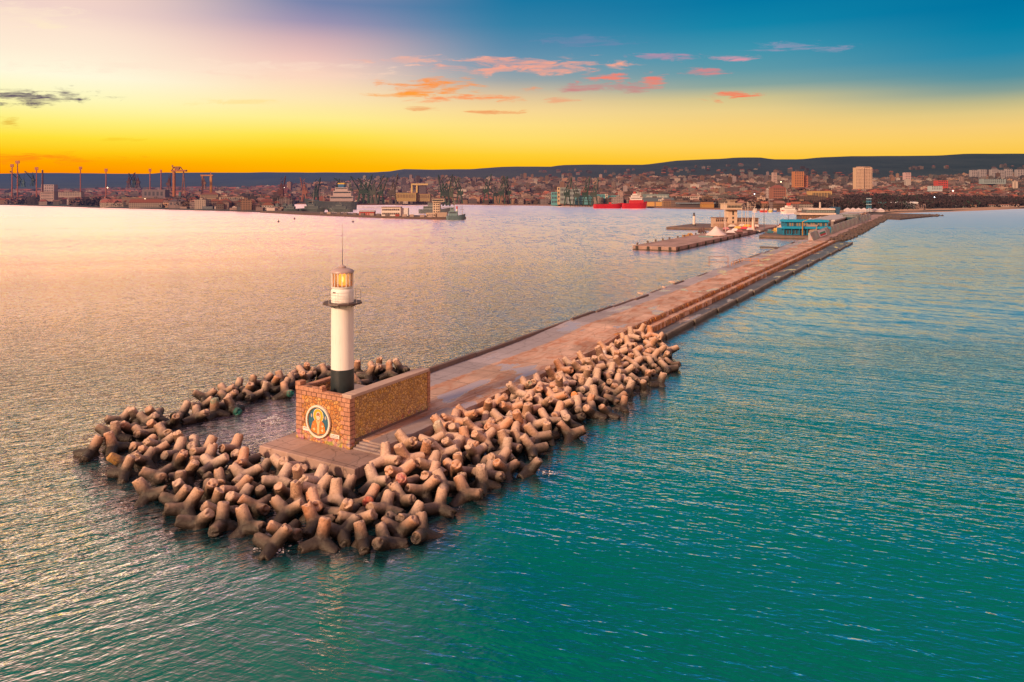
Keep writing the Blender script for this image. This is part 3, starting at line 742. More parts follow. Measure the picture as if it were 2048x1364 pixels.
# rubble mound hidden under the concrete units
def tdens():
    g = {}
    for r in TET: g.setdefault((int(r[0]//3), int(r[1]//3)), []).append(r)
    return g
TG = tdens()
def mound(x, y):
    w_ = a = 0.0; cx, cy = int(x//3), int(y//3)
    for i in (-1, 0, 1):
        for j in (-1, 0, 1):
            for r in TG.get((cx+i, cy+j), ()):
                k = math.exp(-((x-r[0])**2+(y-r[1])**2)/2.0); w_ += k; a += k*r[2]
    if w_ < .02: return -2.5
    dn = min(1, w_/.5); return (a/w_-1.25)*dn-2.5*(1-dn)
mb = MB(); xs = [-62+i*.7 for i in range(int(95/.7))]; ys = [40+j*.7 for j in range(int(78/.7))]
for y in ys:
    for x in xs: mb.v.append((x, y, max(-2.5, mound(x, y)+.35*noise.noise(Vector((x*1.1, y*1.1, 0))))))
n = len(xs)
for j in range(len(ys)-1):
    for i in range(n-1): mb.face((j*n+i, j*n+i+1, j*n+n+i+1, j*n+n+i))
o = mb.build('rubble_bed', M_ROCK, None, smooth=True); tag(o, kind='structure')

# ------------------------------------------------------------------ tetrapods
def tetra_mesh(seed):
    bm = bmesh.new(); dirs = [Vector(v).normalized() for v in ((1, 1, 1), (-1, -1, 1), (-1, 1, -1), (1, -1, -1))]
    rs = random.Random(seed)
    for d in dirs:
        q = d.to_track_quat('Z', 'Y'); n = 28; L = 1.54*rs.uniform(.97, 1.03)
        rings = [(.55, -.1), (.50, .30), (.455, .75), (.405, L-.07), (.385, L-.02), (.33, L)]
        vs = [[bm.verts.new(q@Vector((r*math.cos(k*math.tau/n), r*math.sin(k*math.tau/n), z))) for k in range(n)] for r, z in rings]
        for a, b2 in zip(vs, vs[1:]):
            for k in range(n): bm.faces.new((a[k], a[(k+1) % n], b2[(k+1) % n], b2[k]))
        bm.faces.new(vs[0][::-1]); bm.faces.new(vs[-1])
    me = bpy.data.meshes.new('tmp'); bm.to_mesh(me); bm.free()
    o = bpy.data.objects.new('tmp', me); COL.objects.link(o)
    r = o.modifiers.new('r', 'REMESH'); r.mode = 'VOXEL'; r.voxel_size = .062
    sm = o.modifiers.new('s', 'SMOOTH'); sm.factor = .5; sm.iterations = 5
    dg = bpy.context.evaluated_depsgraph_get(); ev = bpy.data.meshes.new_from_object(o.evaluated_get(dg))
    bpy.data.objects.remove(o); bpy.data.meshes.remove(me)
    off = Vector((seed*7.3, seed*3.1, 0))
    for v in ev.vertices:
        c = v.co; k = .045*noise.noise(c*1.9+off)+.028*noise.noise(c*5+off)+.012*noise.noise(c*11+off)
        # chips at the leg ends
        e = max(0, c.length-1.36); k -= e*1.5*max(0, noise.noise(c*3.1+off*2)+.05)
        v.co = c+c.normalized()*k
    ev.shade_smooth(); ev.name = 'tetrapod'; return ev
def tetra_mat(name, base, var, paint=None, pdir=(0, 0, 1), pr=.5, paint2=None):
    m, nt, b, o = newmat(name)
    tc = nt.node('ShaderNodeTexCoord').outputs['Object']; geo = nt.node('ShaderNodeNewGeometry'); pos = geo.outputs['Position']
    rnd = nt.node('ShaderNodeObjectInfo').outputs['Random']
    off = nt.vmath('ADD', tc, nt.node('ShaderNodeCombineXYZ', i_0=nt.math('MULTIPLY', rnd, 40.0)).outputs[0])
    n1 = nt.noise(off, .75, 5, .6, .4); n2 = nt.noise(off, 5, 5, .65); n3 = nt.noise(off, 26, 3, .6)
    c = nt.mix(nt.map(n1, .3, .7), base, var)
    c = nt.mix(nt.map(rnd, .3, 1, 0, .75), c, (.50, .39, .33, 1)); c = nt.mix(nt.map(rnd, .3, 0, 0, .5), c, (.17, .12, .10, 1))
    r2 = nt.math('FRACT', nt.math('MULTIPLY', rnd, 7.31))
    c = nt.mix(nt.map(r2, .6, 1, 0, .75), c, (.52, .20, .08, 1))
    c = nt.mix(.85, c, nt.mix(n2, g3(.35), g3(1.6)), 'MULTIPLY')
    sp = nt.vor(off, 7.0).outputs['Distance']
    c = nt.mix(nt.math('MULTIPLY', nt.map(sp, .15, .38, .85, 0), nt.map(n1, .38, .56)), c, (.13, .07, .06, 1))
    # light from above put into colour: paler upward faces, darkened undersides
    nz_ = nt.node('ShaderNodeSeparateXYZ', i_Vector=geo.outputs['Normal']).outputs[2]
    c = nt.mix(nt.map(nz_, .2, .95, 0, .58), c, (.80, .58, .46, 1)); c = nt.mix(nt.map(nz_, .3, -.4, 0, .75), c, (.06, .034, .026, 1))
    # edge wear on the rims
    c = nt.mix(nt.map(nt.math('ADD', geo.outputs['Pointiness'], nt.math('MULTIPLY', n3, .05)), .56, .64, 0, .5), c, (.62, .40, .26, 1))
    # wet and weedy near the water
    s = nt.node('ShaderNodeSeparateXYZ', i_Vector=pos)
    zz = nt.math('ADD', s.outputs[2], nt.math('MULTIPLY', nt.math('SUBTRACT', nt.noise(pos, .5, 3, .6), .5), 1.3))
    wet = nt.map(zz, .6, 1.65, 1, 0, True)
    c = nt.mix(nt.math('MULTIPLY', wet, .97), c, nt.mix(n2, (.006, .007, .007, 1), (.028, .020, .015, 1)))
    if paint:
        d = nt.vmath('DISTANCE', tc, tuple(pdir)); d = nt.math('ADD', d, nt.math('MULTIPLY', n2, .35))
        c = nt.mix(nt.math('MULTIPLY', nt.map(d, pr+.05, pr+.30, .85, 0), nt.map(nt.noise(tc, 6, 3, .6), .35, .55, .25, 1)), c, paint)
    nt.l.new(c, b.inputs['Base Color']); nt.l.new(nt.map(wet, 0, 1, .85, .45), b.inputs['Roughness'])
    pit = nt.vor(off, 17.0).outputs['Distance']
    h = nt.math('ADD', nt.math('ADD', nt.math('MULTIPLY', n2, .6), nt.math('MULTIPLY', n3, .3)), nt.map(pit, 0, .25, 0, .25))
    bumped(nt, b, h, 1.0, .09); return m
TB, TV = (.38, .205, .125, 1), (.54, .33, .21, 1)
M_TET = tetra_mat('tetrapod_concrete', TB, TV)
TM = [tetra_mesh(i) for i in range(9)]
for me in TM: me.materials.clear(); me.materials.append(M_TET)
LEGS = [Vector(v).normalized() for v in ((1, 1, 1), (-1, -1, 1), (-1, 1, -1), (1, -1, -1))]
special = [  # pixel, colour, label, paint radius
    ((428, 829), (.0, .30, .25, 1), 'left of two tetrapods with teal painted leg ends behind the lagoon', .42),
    ((470, 818), (.0, .30, .25, 1), 'right of two tetrapods with teal painted leg ends behind the lagoon', .42),
    ((584, 786), (.0, .33, .26, 1), 'tetrapod with a teal painted leg end beside the left edge of the memorial wall', .40),
    ((250, 922), (.50, .27, .07, 1), 'tetrapod with a yellow stained leg on the far left tip of the heap', .75),
    ((736, 1008), (.45, .07, .05, 1), 'star shaped tetrapod with red graffiti on its right leg in front of the platform', .55),
    ((811, 974), (.50, .13, .16, 1), 'tetrapod with a pink graffiti patch right of the platform corner', .4),
    ((884, 872), (.62, .60, .46, 1), 'tetrapod with a pale whitewashed leg end beside the steps', .45),
    ((1047, 775), (.05, .25, .17, 1), 'tetrapod with a green painted mark against the deck edge', .32),
    ((1200, 701), (.85, .83, .82, 1), 'tetrapod with white paint along its upper leg near the far end of the heap', .6),
    ((868, 888), (.10, .28, .34, 1), 'tetrapod with a blue smudge in the hollow beside the steps', .35),
    ((690, 953), (.32, .40, .16, 1), 'tetrapod with a green mossy leg just under the front edge of the platform', .45),
    ((1153, 798), (.72, .24, .05, 1), 'tetrapod with a bright orange stained leg above the waterline mid heap', .6),
]
def proj(v): return (1024+FOC*v[0]/v[1], HOR+FOC*(CAM_H-v[2])/v[1])
used = {}
for i, (pp, colr, lab, rad) in enumerate(special):
    best = min((k for k in range(len(TET)) if k not in used), key=lambda k: math.dist(proj(TET[k]), pp)-12*TET[k][2]); used[best] = i
def st_of(x, y):
    dx, dy = x-OX, y-OY; return dx*SU+dy*CU, dx*CU-dy*SU
for k, r in enumerate(TET):
    q = Quaternion(r[3:7]); pos = Vector(r[:3])
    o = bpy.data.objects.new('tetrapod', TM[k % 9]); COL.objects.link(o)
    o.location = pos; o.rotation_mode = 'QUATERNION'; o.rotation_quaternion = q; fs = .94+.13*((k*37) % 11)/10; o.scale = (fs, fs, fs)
    s, t = st_of(r[0], r[1])
    st = sum(abs((q@d).z) for d in LEGS)
    ups = max((q@d).z for d in LEGS)
    pose = 'upright' if ups > .93 else ('flat lying' if ups < .62 else 'leaning')
    wetness = 'dark wet' if r[2] < .45 else ('weathered' if r[2] < 1.15 else 'dry pinkish')
    if t < -9.0:
        if s > 9: zone = 'on the ridge behind the lighthouse' if t > -22 else 'on the far ridge behind the lagoon'
        elif s > -5: zone = 'on the outer left ridge of the lagoon'
        else: zone = 'on the left tip of the heap by the lagoon'
    elif s < -9.5: zone = 'in the outermost row before the platform'
    elif s < -3 and t < 4: zone = 'in mid heap below the platform'
    elif s < 3: zone = 'at the near right corner of the heap'
    else:
        a = 'along the deck edge' if t < 7 else ('halfway down the slope' if t < 10.5 else 'at the slope foot')
        b_ = 'by the memorial wall' if s < 14 else ('midway on the right bank' if s < 32 else 'near the far end')
        zone = a+' '+b_
    if k in used:
        i = used[k]; pp, colr, lab, rad = special[i]
        cam_d = (Vector((0, 0, CAM_H))-pos).normalized()
        bd = max(LEGS, key=lambda d: (q@d).dot(cam_d)+.5*(q@d).z)
        pm = tetra_mat('painted_concrete', TB, TV, colr, bd*1.25, rad)
        o.material_slots[0].link = 'OBJECT'; o.material_slots[0].material = pm
        tag(o, lab, 'tetrapod', 'concrete tetrapods of the breakwater')
    else:
        tag(o, ' '.join(('%s %s tetrapod %s' % (wetness, pose, zone)).split()[:16]), 'tetrapod', '%s %s tetrapods %s' % (wetness, pose, zone))

# the sea: fine sheet round the works, wide sheets beyond, one mesh
def near_works(x, y):
    s_, t_ = st_of(x, y); best = 99.0; cx, cy = int(x//3), int(y//3)
    for i in (-2, -1, 0, 1, 2):
        for j in (-2, -1, 0, 1, 2):
            for r in TG.get((cx+i, cy+j), ()): best = min(best, math.hypot(x-r[0], y-r[1]))
    if s_ > 52: best = min(best, abs(t_-6.3)+.8)
    return best
mb = MB(); gx = [-66+i*.9 for i in range(127)]; gy = [36+j*.9 for j in range(111)]; pc = []
for y in gy:
    for x in gx:
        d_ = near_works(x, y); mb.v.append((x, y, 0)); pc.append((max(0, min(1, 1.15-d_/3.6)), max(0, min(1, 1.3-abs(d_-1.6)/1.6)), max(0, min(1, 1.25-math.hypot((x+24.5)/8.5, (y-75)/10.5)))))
n = len(gx); fcs = []
for j in range(len(gy)-1):
    for i in range(n-1):
        q = (j*n+i, j*n+i+1, j*n+n+i+1, j*n+n+i); mb.face(q)
X0, X1, Y0, Y1 = gx[0], gx[-1], gy[0], gy[-1]; F_ = 20000
for x0, x1, y0, y1 in ((-F_, X0, Y0, Y1), (X1, F_, Y0, Y1), (-F_, F_, -300, Y0), (-F_, F_, Y1, 24000)):
    b = len(mb.v); mb.v += [(x0, y0, 0), (x1, y0, 0), (x1, y1, 0), (x0, y1, 0)]; mb.face((b, b+1, b+2, b+3))
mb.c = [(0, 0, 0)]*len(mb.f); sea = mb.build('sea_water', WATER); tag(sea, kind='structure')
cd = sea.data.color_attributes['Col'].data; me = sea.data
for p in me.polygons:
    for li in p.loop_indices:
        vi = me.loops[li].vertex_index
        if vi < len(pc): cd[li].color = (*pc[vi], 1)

# lone half-drowned unit left of the heap is part of TET; foam splash in the lagoon
m_f, nt, b, o_ = newmat('foam'); tc = nt.node('ShaderNodeTexCoord').outputs['Object']
fn = nt.noise(tc, 5, 5, .7); b.inputs['Base Color'].default_value = (.8, .78, .82, 1)
nt.l.new(nt.map(fn, .42, .6, 0, 1), b.inputs['Alpha']); b.inputs['Roughness'].default_value = .6
def foam(px, py, r, hgt, seed, n=36):
    c = at(px, py, 0); mb = MB(); rs = random.Random(seed)
    for i in range(n):
        a = rs.random()*math.tau; d = r*rs.random()**.7; h = hgt*max(0, 1-d/r)*rs.random()
        rock_mb(mb, (d*math.cos(a)*1.4, d*math.sin(a), h), rs.uniform(.05, .16)*r, seed*99+i, 1, .5)
    o = mb.build('foam_splash', m_f, None, smooth=True); o.location = c; return o
for q in ((545, 843, 1.1, .7, 1, 60, 'white splash of foam in the lagoon beside the memorial'), (545, 1098, .9, .35, 2, 30, 'white foam between the outermost tetrapods at the front'),
          (1290, 742, 1.1, .25, 3, 26, 'foam washing through the tetrapods at the far right end'), (1085, 945, .9, .1, 4, 14, 'thin foam line at the foot of the right bank')):
    tag(foam(*q[:6]), kind='stuff')
# ------------------------------------------------------------------ memorial wall
def masonry(name, sx, sz, cols, mortar, mode):
    m, nt, b, o = newmat(name); tc = nt.node('ShaderNodeTexCoord').outputs['Object']
    sp = nt.node('ShaderNodeSeparateXYZ', i_Vector=tc)
    hh = nt.math('ADD', sp.outputs[0], sp.outputs[1])
    uv = nt.node('ShaderNodeCombineXYZ', i_0=hh, i_1=sp.outputs[2]).outputs[0]
    wob = nt.vmath('ADD', uv, nt.vmath('MULTIPLY', nt.noise(tc, 2.2, 3, .6, 0, 1), (.10, .10, .10)))
    n1 = nt.noise(tc, .7, 5, .6); n2 = nt.noise(tc, 9, 5, .7)
    if mode == 'block':
        br = nt.node('ShaderNodeTexBrick', i_Vector=nt.vmath('ADD', uv, nt.vmath('MULTIPLY', nt.noise(tc, 1.5, 2, .5, 0, 1), (.04, .04, .04))), i_Scale=1.0)
        br.inputs['Brick Width'].default_value = sx; br.inputs['Row Height'].default_value = sz; br.inputs['Mortar Size'].default_value = .022
        br.inputs['Mortar Smooth'].default_value = .3; br.inputs['Bias'].default_value = 0
        br.inputs['Color1'].default_value = cols[0]; br.inputs['Color2'].default_value = cols[1]; br.inputs['Mortar'].default_value = mortar
        c = br.outputs[0]; h = nt.math('SUBTRACT', 1.0, br.outputs[1])
    else:
        v = nt.vor(wob, 1/sx, 'F1', .95); ve = nt.vor(wob, 1/sx, 'DISTANCE_TO_EDGE', .95).outputs['Distance']
        rr = nt.node('ShaderNodeSeparateXYZ', i_Vector=v.outputs['Color'])
        c = nt.ramp(rr.outputs[0], [(i/(len(cols)-1), q) for i, q in enumerate(cols)])
        c = nt.mix(nt.map(ve, .03, .10, 1, 0), c, mortar); h = nt.map(ve, .02, .25, 0, 1, True)
    c = nt.mix(.75, c, nt.mix(n2, g3(.4), g3(1.55)), 'MULTIPLY')
    c = nt.mix(nt.map(n1, .45, .75, 0, .5), c, cols[0])
    # soot, paint scraps and damp near the foot
    gz = nt.node('ShaderNodeSeparateXYZ', i_Vector=nt.node('ShaderNodeNewGeometry').outputs['Position']).outputs[2]
    ft = nt.math('ADD', gz, nt.math('MULTIPLY', nt.noise(tc, 1.1, 4, .6), 2.4))
    scr = nt.vor(tc, 2.6).outputs['Color']
    c = nt.mix(nt.map(ft, 3.0, 4.4, .38, 0), c, nt.mix(.5, scr, (.30, .07, .03, 1)))
    nt.l.new(c, b.inputs['Base Color']); b.inputs['Roughness'].default_value = .9
    bumped(nt, b, nt.math('ADD', nt.math('MULTIPLY', h, .7), nt.math('MULTIPLY', n2, .5)), 1.0, .07); return m
M_FLAG = masonry('front_rubble', .36, 0, [(.46, .17, .05, 1), (.66, .31, .09, 1), (.76, .42, .15, 1), (.40, .18, .08, 1)], (.20, .10, .06, 1), 'v')
M_SIDE = masonry('side_rubble', .26, 0, [(.56, .31, .08, 1), (.80, .52, .17, 1), (.70, .45, .20, 1), (.40, .24, .13, 1), (.88, .60, .28, 1)], (.26, .14, .06, 1), 'v')  # stones raised to brighter gold: sunlight put into this wing's colour
M_QUOIN = masonry('dressed_blocks', .62, .40, [(.42, .20, .13, 1), (.58, .30, .20, 1)], (.16, .085, .06, 1), 'block')
memo = empty('memorial_wall', (OX, OY, 0), ANG)
tag(memo, 'stone memorial wall in two wings round the lighthouse with a round icon on its front', 'memorial wall')
def mb_box(s0, s1, t0, t1, z0, z1): return MB().box(s0, s1, -t1, -t0, z0, z1)
def mslab(name, s0, s1, t0, t1, z0, z1, mat, bevel=.03, parent=None): return mb_box(s0, s1, t0, t1, z0, z1).build(name, mat, parent or memo, bevel=bevel)
mslab('front_wall', .04, .60, -6.0, -.85, 1.5, 5.55, M_FLAG, .02)
# dressed frame: corner piers with toothed quoins and the capping courses
z = 1.5; i = 0
mb = MB(); mb2 = MB()
while z < 5.55:
    o1 = .34 if i % 2 else 0; o2 = .30 if i % 2 == 0 else 0
    mb.box(-.02+random.uniform(-.012, .012), .66, .0, .78+o1, z+.012, z+.395)           # right pier (t -0.0 .. -0.8)
    mb2.box(-.02+random.uniform(-.012, .012), .66, 5.88-o2, 6.62, z+.012, z+.395); z += .405; i += 1
mb.build('corner_pier', M_QUOIN, memo, bevel=.03); mb2.build('corner_pier', M_QUOIN, memo, bevel=.03)
mb = MB(); z = 5.55; y = 0
for zc, hgt in ((5.56, .36),):
    y = .0
    while y < 6.6:
        wd = min(random.uniform(.45, .7), 6.62-y); mb.box(-.03, .64, y+.008, y+wd-.008, zc, zc+hgt+random.uniform(-.01, .01)); y += wd
mb.build('top_course', M_QUOIN, memo, bevel=.03)
mslab('parapet', -.015, .50, -3.32, -.95, 5.93, 6.16, M_QUOIN)            # lower right half
mslab('parapet', -.03, .55, -6.1, -3.32, 5.93, 6.36, M_QUOIN)
mslab('pier_cap', -.06, .7, -6.66, -6.05, 5.93, 6.72, M_QUOIN)
mslab('pier_cap', -.05, .45, -3.62, -3.30, 6.36, 6.62, M_QUOIN)
# left wing, low
mslab('left_wall', .66, 6.4, -6.6, -6.12, 1.5, 5.9, M_FLAG); mslab('left_coping', .7, 6.45, -6.66, -6.06, 5.9, 6.2, M_QUOIN)
mslab('infill', .66, 7.0, -6.1, -.9, 1.0, 5.0, M_STEP, 0)
# right wing
mslab('side_wall', .66, 11.3, -.88, -.03, 1.5, 5.98, M_SIDE, .03)
mslab('coping', .55, 11.55, -1.05, .10, 5.98, 6.28, M_STONECAP, .05)
mslab('coping_nose', .05, .549, -1.05, .10, 5.94, 6.28, M_STONECAP, .06)
mslab('end_pier', 11.31, 11.75, -.95, .04, 2.1, 5.97, M_QUOIN)
mslab('plinth_strip', .66, 11.2, -.02, .12, 2.1, 2.28, M_CURB, .02)

# round icon
IC = (-.05, 3.69, 3.46)                     # local: x towards the viewer is negative
med = empty('icon_medallion', PW(-.05, -3.69, 3.46), ANG)
tag(med, 'round mosaic icon of a haloed bearded figure in a white ring on the memorial front', 'medallion')
def disc(name, r0, r1, x0, x1, mat, cy=0, cz=0, n=48, sy=1, sz=1, parent=None):
    mb = MB()
    if r0 > 0:
        b0 = 0
        for x in (x0, x1):
            for r in (r0, r1):
                for k in range(n): a = k*math.tau/n; mb.v.append((x, cy+r*math.cos(a)*sy, cz+r*math.sin(a)*sz))
        for k in range(n):
            j = (k+1) % n
            mb.face((k, j, n+j, n+k)); mb.face((2*n+j, 2*n+k, 3*n+k, 3*n+j)); mb.face((n+k, n+j, 3*n+j, 3*n+k)); mb.face((j, k, 2*n+k, 2*n+j))
    else:
        for x in (x0, x1):
            for k in range(n): a = k*math.tau/n; mb.v.append((x, cy+r1*math.cos(a)*sy, cz+r1*math.sin(a)*sz))
        mb.face(tuple(range(n))); mb.face(tuple(range(2*n-1, n-1, -1)))
        for k in range(n): mb.face((k, n+k, n+(k+1) % n, (k+1) % n))
    return mb.build(name, mat, parent or med)
def paintm(c, var=.3, sc_=9): return plain(c, .55, 0, var, sc_, far=False)
M_RING = plain((.78, .70, .62), .5, 0, .12, 3, far=False)
disc('ring', 1.30, 1.47, -.17, .02, M_RING); disc('ring_moulding', 1.24, 1.30, -.11, .02, paintm((.35, .20, .08)))
disc('backdrop', 0, 1.25, -.05, .02, paintm((.03, .13, .20)))
disc('halo', .0, .62, -.066, -.052, paintm((.85, .42, .02)), 0, .52)
disc('halo_rim', .58, .635, -.074, -.067, paintm((.80, .70, .55)), 0, .52)
def flat(name, pts, x0, x1, mat, parent=None):
    mb = MB(); n = len(pts); mb.v = [(x0, p[0], p[1]) for p in pts]+[(x1, p[0], p[1]) for p in pts]
    mb.face(tuple(range(n))); mb.face(tuple(range(2*n-1, n-1, -1)))
    for k in range(n): mb.face((k, n+k, n+(k+1) % n, (k+1) % n))
    return mb.build(name, mat, parent or med)
robe = [(-.88, -.86), (-.62, -1.02), (0, -1.20), (.62, -1.02), (.88, -.86), (.80, -.40), (.66, -.08), (.40, .10), (.18, .18), (-.18, .18), (-.40, .10), (-.66, -.08), (-.80, -.40)]
flat('robe', robe, -.086, -.069, paintm((.72, .22, .03), .8, 9))
flat('stole', [(-.13, -1.1), (.13, -1.1), (.16, -.2), (.30, .08), (.14, .16), (0, -.02), (-.14, .16), (-.30, .08), (-.16, -.2)], -.098, -.087, paintm((.78, .52, .26), .6, 14))
for sg in (-1, 1):
    for zz in (-.35, -.75):
        flat('robe_cross', [(sg*.50-.05, zz-.14), (sg*.50+.05, zz-.14), (sg*.50+.05, zz-.04), (sg*.50+.15, zz-.04), (sg*.50+.15, zz+.05), (sg*.50+.05, zz+.05), (sg*.50+.05, zz+.15), (sg*.50-.05, zz+.15), (sg*.50-.05, zz+.05), (sg*.50-.15, zz+.05), (sg*.50-.15, zz-.04), (sg*.50-.05, zz-.04)], -.096, -.087, paintm((.82, .60, .36)))
disc('hair', 0, .30, -.084, -.070, paintm((.72, .62, .52), .4, 16), 0, .50, sz=1.28)
disc('face', 0, .205, -.094, -.085, paintm((.42, .16, .07), .3, 12), 0, .54, sz=1.25)
disc('beard', 0, .19, -.102, -.095, paintm((.74, .62, .50), .4, 20), 0, .32, sz=1.1)
disc('eye', 0, .028, -.100, -.095, paintm((.05, .02, .015)), -.075, .58); disc('eye', 0, .028, -.100, -.095, paintm((.05, .02, .015)), .075, .58)
flat('book', [(.22, -.62), (.58, -.62), (.60, -.20), (.20, -.20)], -.106, -.097, paintm((.70, .22, .05), .5, 12))
flat('hand', [(.16, -.48), (.30, -.52), (.34, -.40), (.20, -.34)], -.114, -.107, paintm((.48, .20, .09)))
flat('hand', [(-.52, -.30), (-.38, -.32), (-.34, -.12), (-.38, .0), (-.44, .02), (-.48, -.08)], -.106, -.097, paintm((.52, .22, .10)))
for cy in (-.86, .86):
    disc('small_figure', 0, .13, -.060, -.052, paintm((.50, .42, .40), .5, 18), cy, .42, sy=.7, sz=1.3)
# plaques
def plaque(tc_, zc, wd, hg, lab, text):
    o = MB().box(-.09, -.03, -wd/2, wd/2, -hg/2, hg/2).build('plaque', plain((.80, .74, .70), .4, 0, .1, 4, far=False), None, bevel=.01)
    o.location = PW(0, tc_, zc); o.rotation_euler = (0, 0, ANG); tag(o, lab, 'plaque')
    ink = plain((.10, .09, .10), .6, 0, .1, 4, far=False)
    rs = random.Random(len(text)); 
    for r, zz in enumerate((.06, -.07)):
        y = wd/2-.10; mbx = MB()
        while y > -wd/2+.14:
            wl = rs.uniform(.05, .14); mbx.box(-.094, -.0905, y-wl, y, zz-.028, zz+.028); y -= wl+.035
        if text or r == 0: mbx.build('inscription', ink, o)
plaque(-5.15, 2.55, .98, .34, 'small white inscribed plaque left of the round icon', '')
plaque(-1.72, 2.42, 1.05, .34, 'small white inscribed plaque right of the round icon', 'ab')

# ------------------------------------------------------------------ lighthouse
TW = PW(2.56, -3.3, 0)
lh = empty('lighthouse', (TW.x, TW.y, 5.0)); lh.scale = (.95, .95, 1); tag(lh, 'white cylindrical lighthouse with black base and lit amber lantern on the breakwater head', 'lighthouse')
def white_tower():
    m, nt, b, o = newmat('tower_white'); tc = nt.node('ShaderNodeTexCoord').outputs['Object']
    n = nt.noise(nt.vmath('MULTIPLY', tc, (2, 2, .35)), 1.2, 5, .6); n2 = nt.noise(nt.vmath('MULTIPLY', tc, (7, 7, .5)), 1.2, 4, .6)
    c = nt.mix(n, (.78, .72, .69, 1), (.90, .86, .83, 1)); c = nt.mix(nt.map(n2, .58, .72, 0, .35), c, (.50, .36, .27, 1))
    nt.l.new(c, b.inputs['Base Color']); b.inputs['Roughness'].default_value = .5; bumped(nt, b, nt.noise(tc, 6, 3), .25, .02); return m
M_TW = white_tower(); M_BLK = plain((.018, .030, .038), .45, 0, .6, 2.5, far=False); M_STEEL = plain((.085, .052, .05), .5, .3, .3, 3, far=False)
M_RAIL = plain((.55, .47, .44), .5, .2, .2, 5, far=False); M_ROOF = plain((.46, .34, .33), .45, .1, .25, 2, far=False)
MB().box(-.42, .42, -1.19, -1.0, .1, 2.0).build('door', plain((.10, .06, .05), .5, far=False), lh).rotation_euler = (0, 0, math.radians(-150))
MB().lathe([(1.14, 0), (1.13, 2.78)], 48).build('black_base', M_BLK, lh, smooth=True)
MB().lathe([(1.11, 2.78), (1.10, 2.86), (1.085, 8.80)], 48).build('shaft', M_TW, lh, smooth=True)
MB().lathe([(1.09, 8.96), (1.09, 10.05), (.98, 10.22), (.90, 10.26)], 48).build('watch_room', M_TW, lh, smooth=True)
o = MB().box(-1.13, -1.07, -.16, .16, 9.85, 9.97).build('vent', M_BLK, lh); o.rotation_euler = (0, 0, math.radians(58))
mb = MB(); mb.lathe([(1.10, 8.80), (1.92, 8.80), (1.95, 8.84), (1.92, 8.95), (1.10, 8.95)], 12, capb=False, capt=False); mb.build('gallery', M_STEEL, lh)
for k in range(12): a = k*math.tau/12; MB().tube((1.09*math.cos(a), 1.09*math.sin(a), 8.55), (1.6*math.cos(a), 1.6*math.sin(a), 8.79), .025, .025, 4).build('bracket', M_STEEL, lh)
mb = MB()
for k in range(12):
    a = k*math.tau/12; p = (1.84*math.cos(a), 1.84*math.sin(a)); MB().tube((*p, 8.95), (*p, 10.0), .022, .022, 5).build('railing_post', M_RAIL, lh)
for zz in (9.45, 9.98):
    mb = MB()
    for k in range(36):
        a, b2 = k*math.tau/36, (k+1)*math.tau/36; mb.tube((1.84*math.cos(a), 1.84*math.sin(a), zz), (1.84*math.cos(b2), 1.84*math.sin(b2), zz), .018, .018, 5)
    mb.build('rail', M_RAIL, lh)
lan = MB().lathe([(1.03, 10.27), (1.05, 10.30), (1.05, 10.38), (1.0, 10.40)], 48).build('lantern', M_TW, lh, smooth=True)
def amber_glass():
    m, nt, b, o = newmat('lantern_glass')
    tr = nt.node('ShaderNodeBsdfTransparent', i_Color=(1.0, .84, .60, 1)); gl = nt.node('ShaderNodeBsdfGlossy', i_Roughness=.04)
    gl.inputs['Color'].default_value = (1, .8, .6, 1)
    fr = nt.node('ShaderNodeFresnel', i_IOR=1.5); mx = nt.node('ShaderNodeMixShader', i_0=nt.math('MAXIMUM', fr.outputs[0], .22))
    nt.l.new(tr.outputs[0], mx.inputs[1]); nt.l.new(gl.outputs[0], mx.inputs[2]); nt.l.new(mx.outputs[0], o.inputs[0]); return m
mb = MB(); n = 16
for k in range(n):
    a, b2 = (k+.5)*math.tau/n, (k+1.5)*math.tau/n; i0 = len(mb.v)
    for z_ in (10.40, 11.68):
        mb.v.append((1.0*math.cos(a), 1.0*math.sin(a), z_)); mb.v.append((1.0*math.cos(b2), 1.0*math.sin(b2), z_))
    mb.face((i0, i0+1, i0+3, i0+2))
mb.build('glazing', amber_glass(), lan)
mb = MB()
for k in range(n):
    a = (k+.5)*math.tau/n; MB().tube((1.02*math.cos(a), 1.02*math.sin(a), 10.40), (1.02*math.cos(a), 1.02*math.sin(a), 11.70), .042, .042, 5).build('mullion', M_TW, lan)
MB().lathe([(1.06, 11.66), (1.13, 11.68), (1.13, 11.77), (1.09, 11.86), (.95, 11.97), (.72, 12.06), (.45, 12.12), (.30, 12.14)], 24).build('roof', M_ROOF, lan, smooth=True)
MB().lathe([(.30, 12.12), (.36, 12.16), (.36, 12.26), (.12, 12.36), (.05, 12.42)], 20).build('finial', M_ROOF, lan, smooth=True)
mg, nt, b, o_ = newmat('lens_glow'); b.inputs['Base Color'].default_value = (.5, .2, .03, 1); b.inputs['Emission Color'].default_value = (1.0, .34, .03, 1); b.inputs['Emission Strength'].default_value = 1.3
sp_ = nt.node('ShaderNodeSeparateXYZ', i_Vector=nt.node('ShaderNodeTexCoord').outputs['Object'])
wv = nt.math('FRACT', nt.math('MULTIPLY', sp_.outputs[2], 9.0)); nt.l.new(nt.map(wv, 0, 1, .9, 2.8), b.inputs['Emission Strength'])
b.inputs['Alpha'].default_value = .55
MB().lathe([(.22, 10.46), (.36, 10.62), (.42, 11.0), (.40, 11.35), (.24, 11.62)], 24).build('lens', mg, lan, smooth=True)
mh, nt, b, o_ = newmat('lamp_hot'); b.inputs['Emission Color'].default_value = (1.0, .72, .28, 1); b.inputs['Emission Strength'].default_value = 4
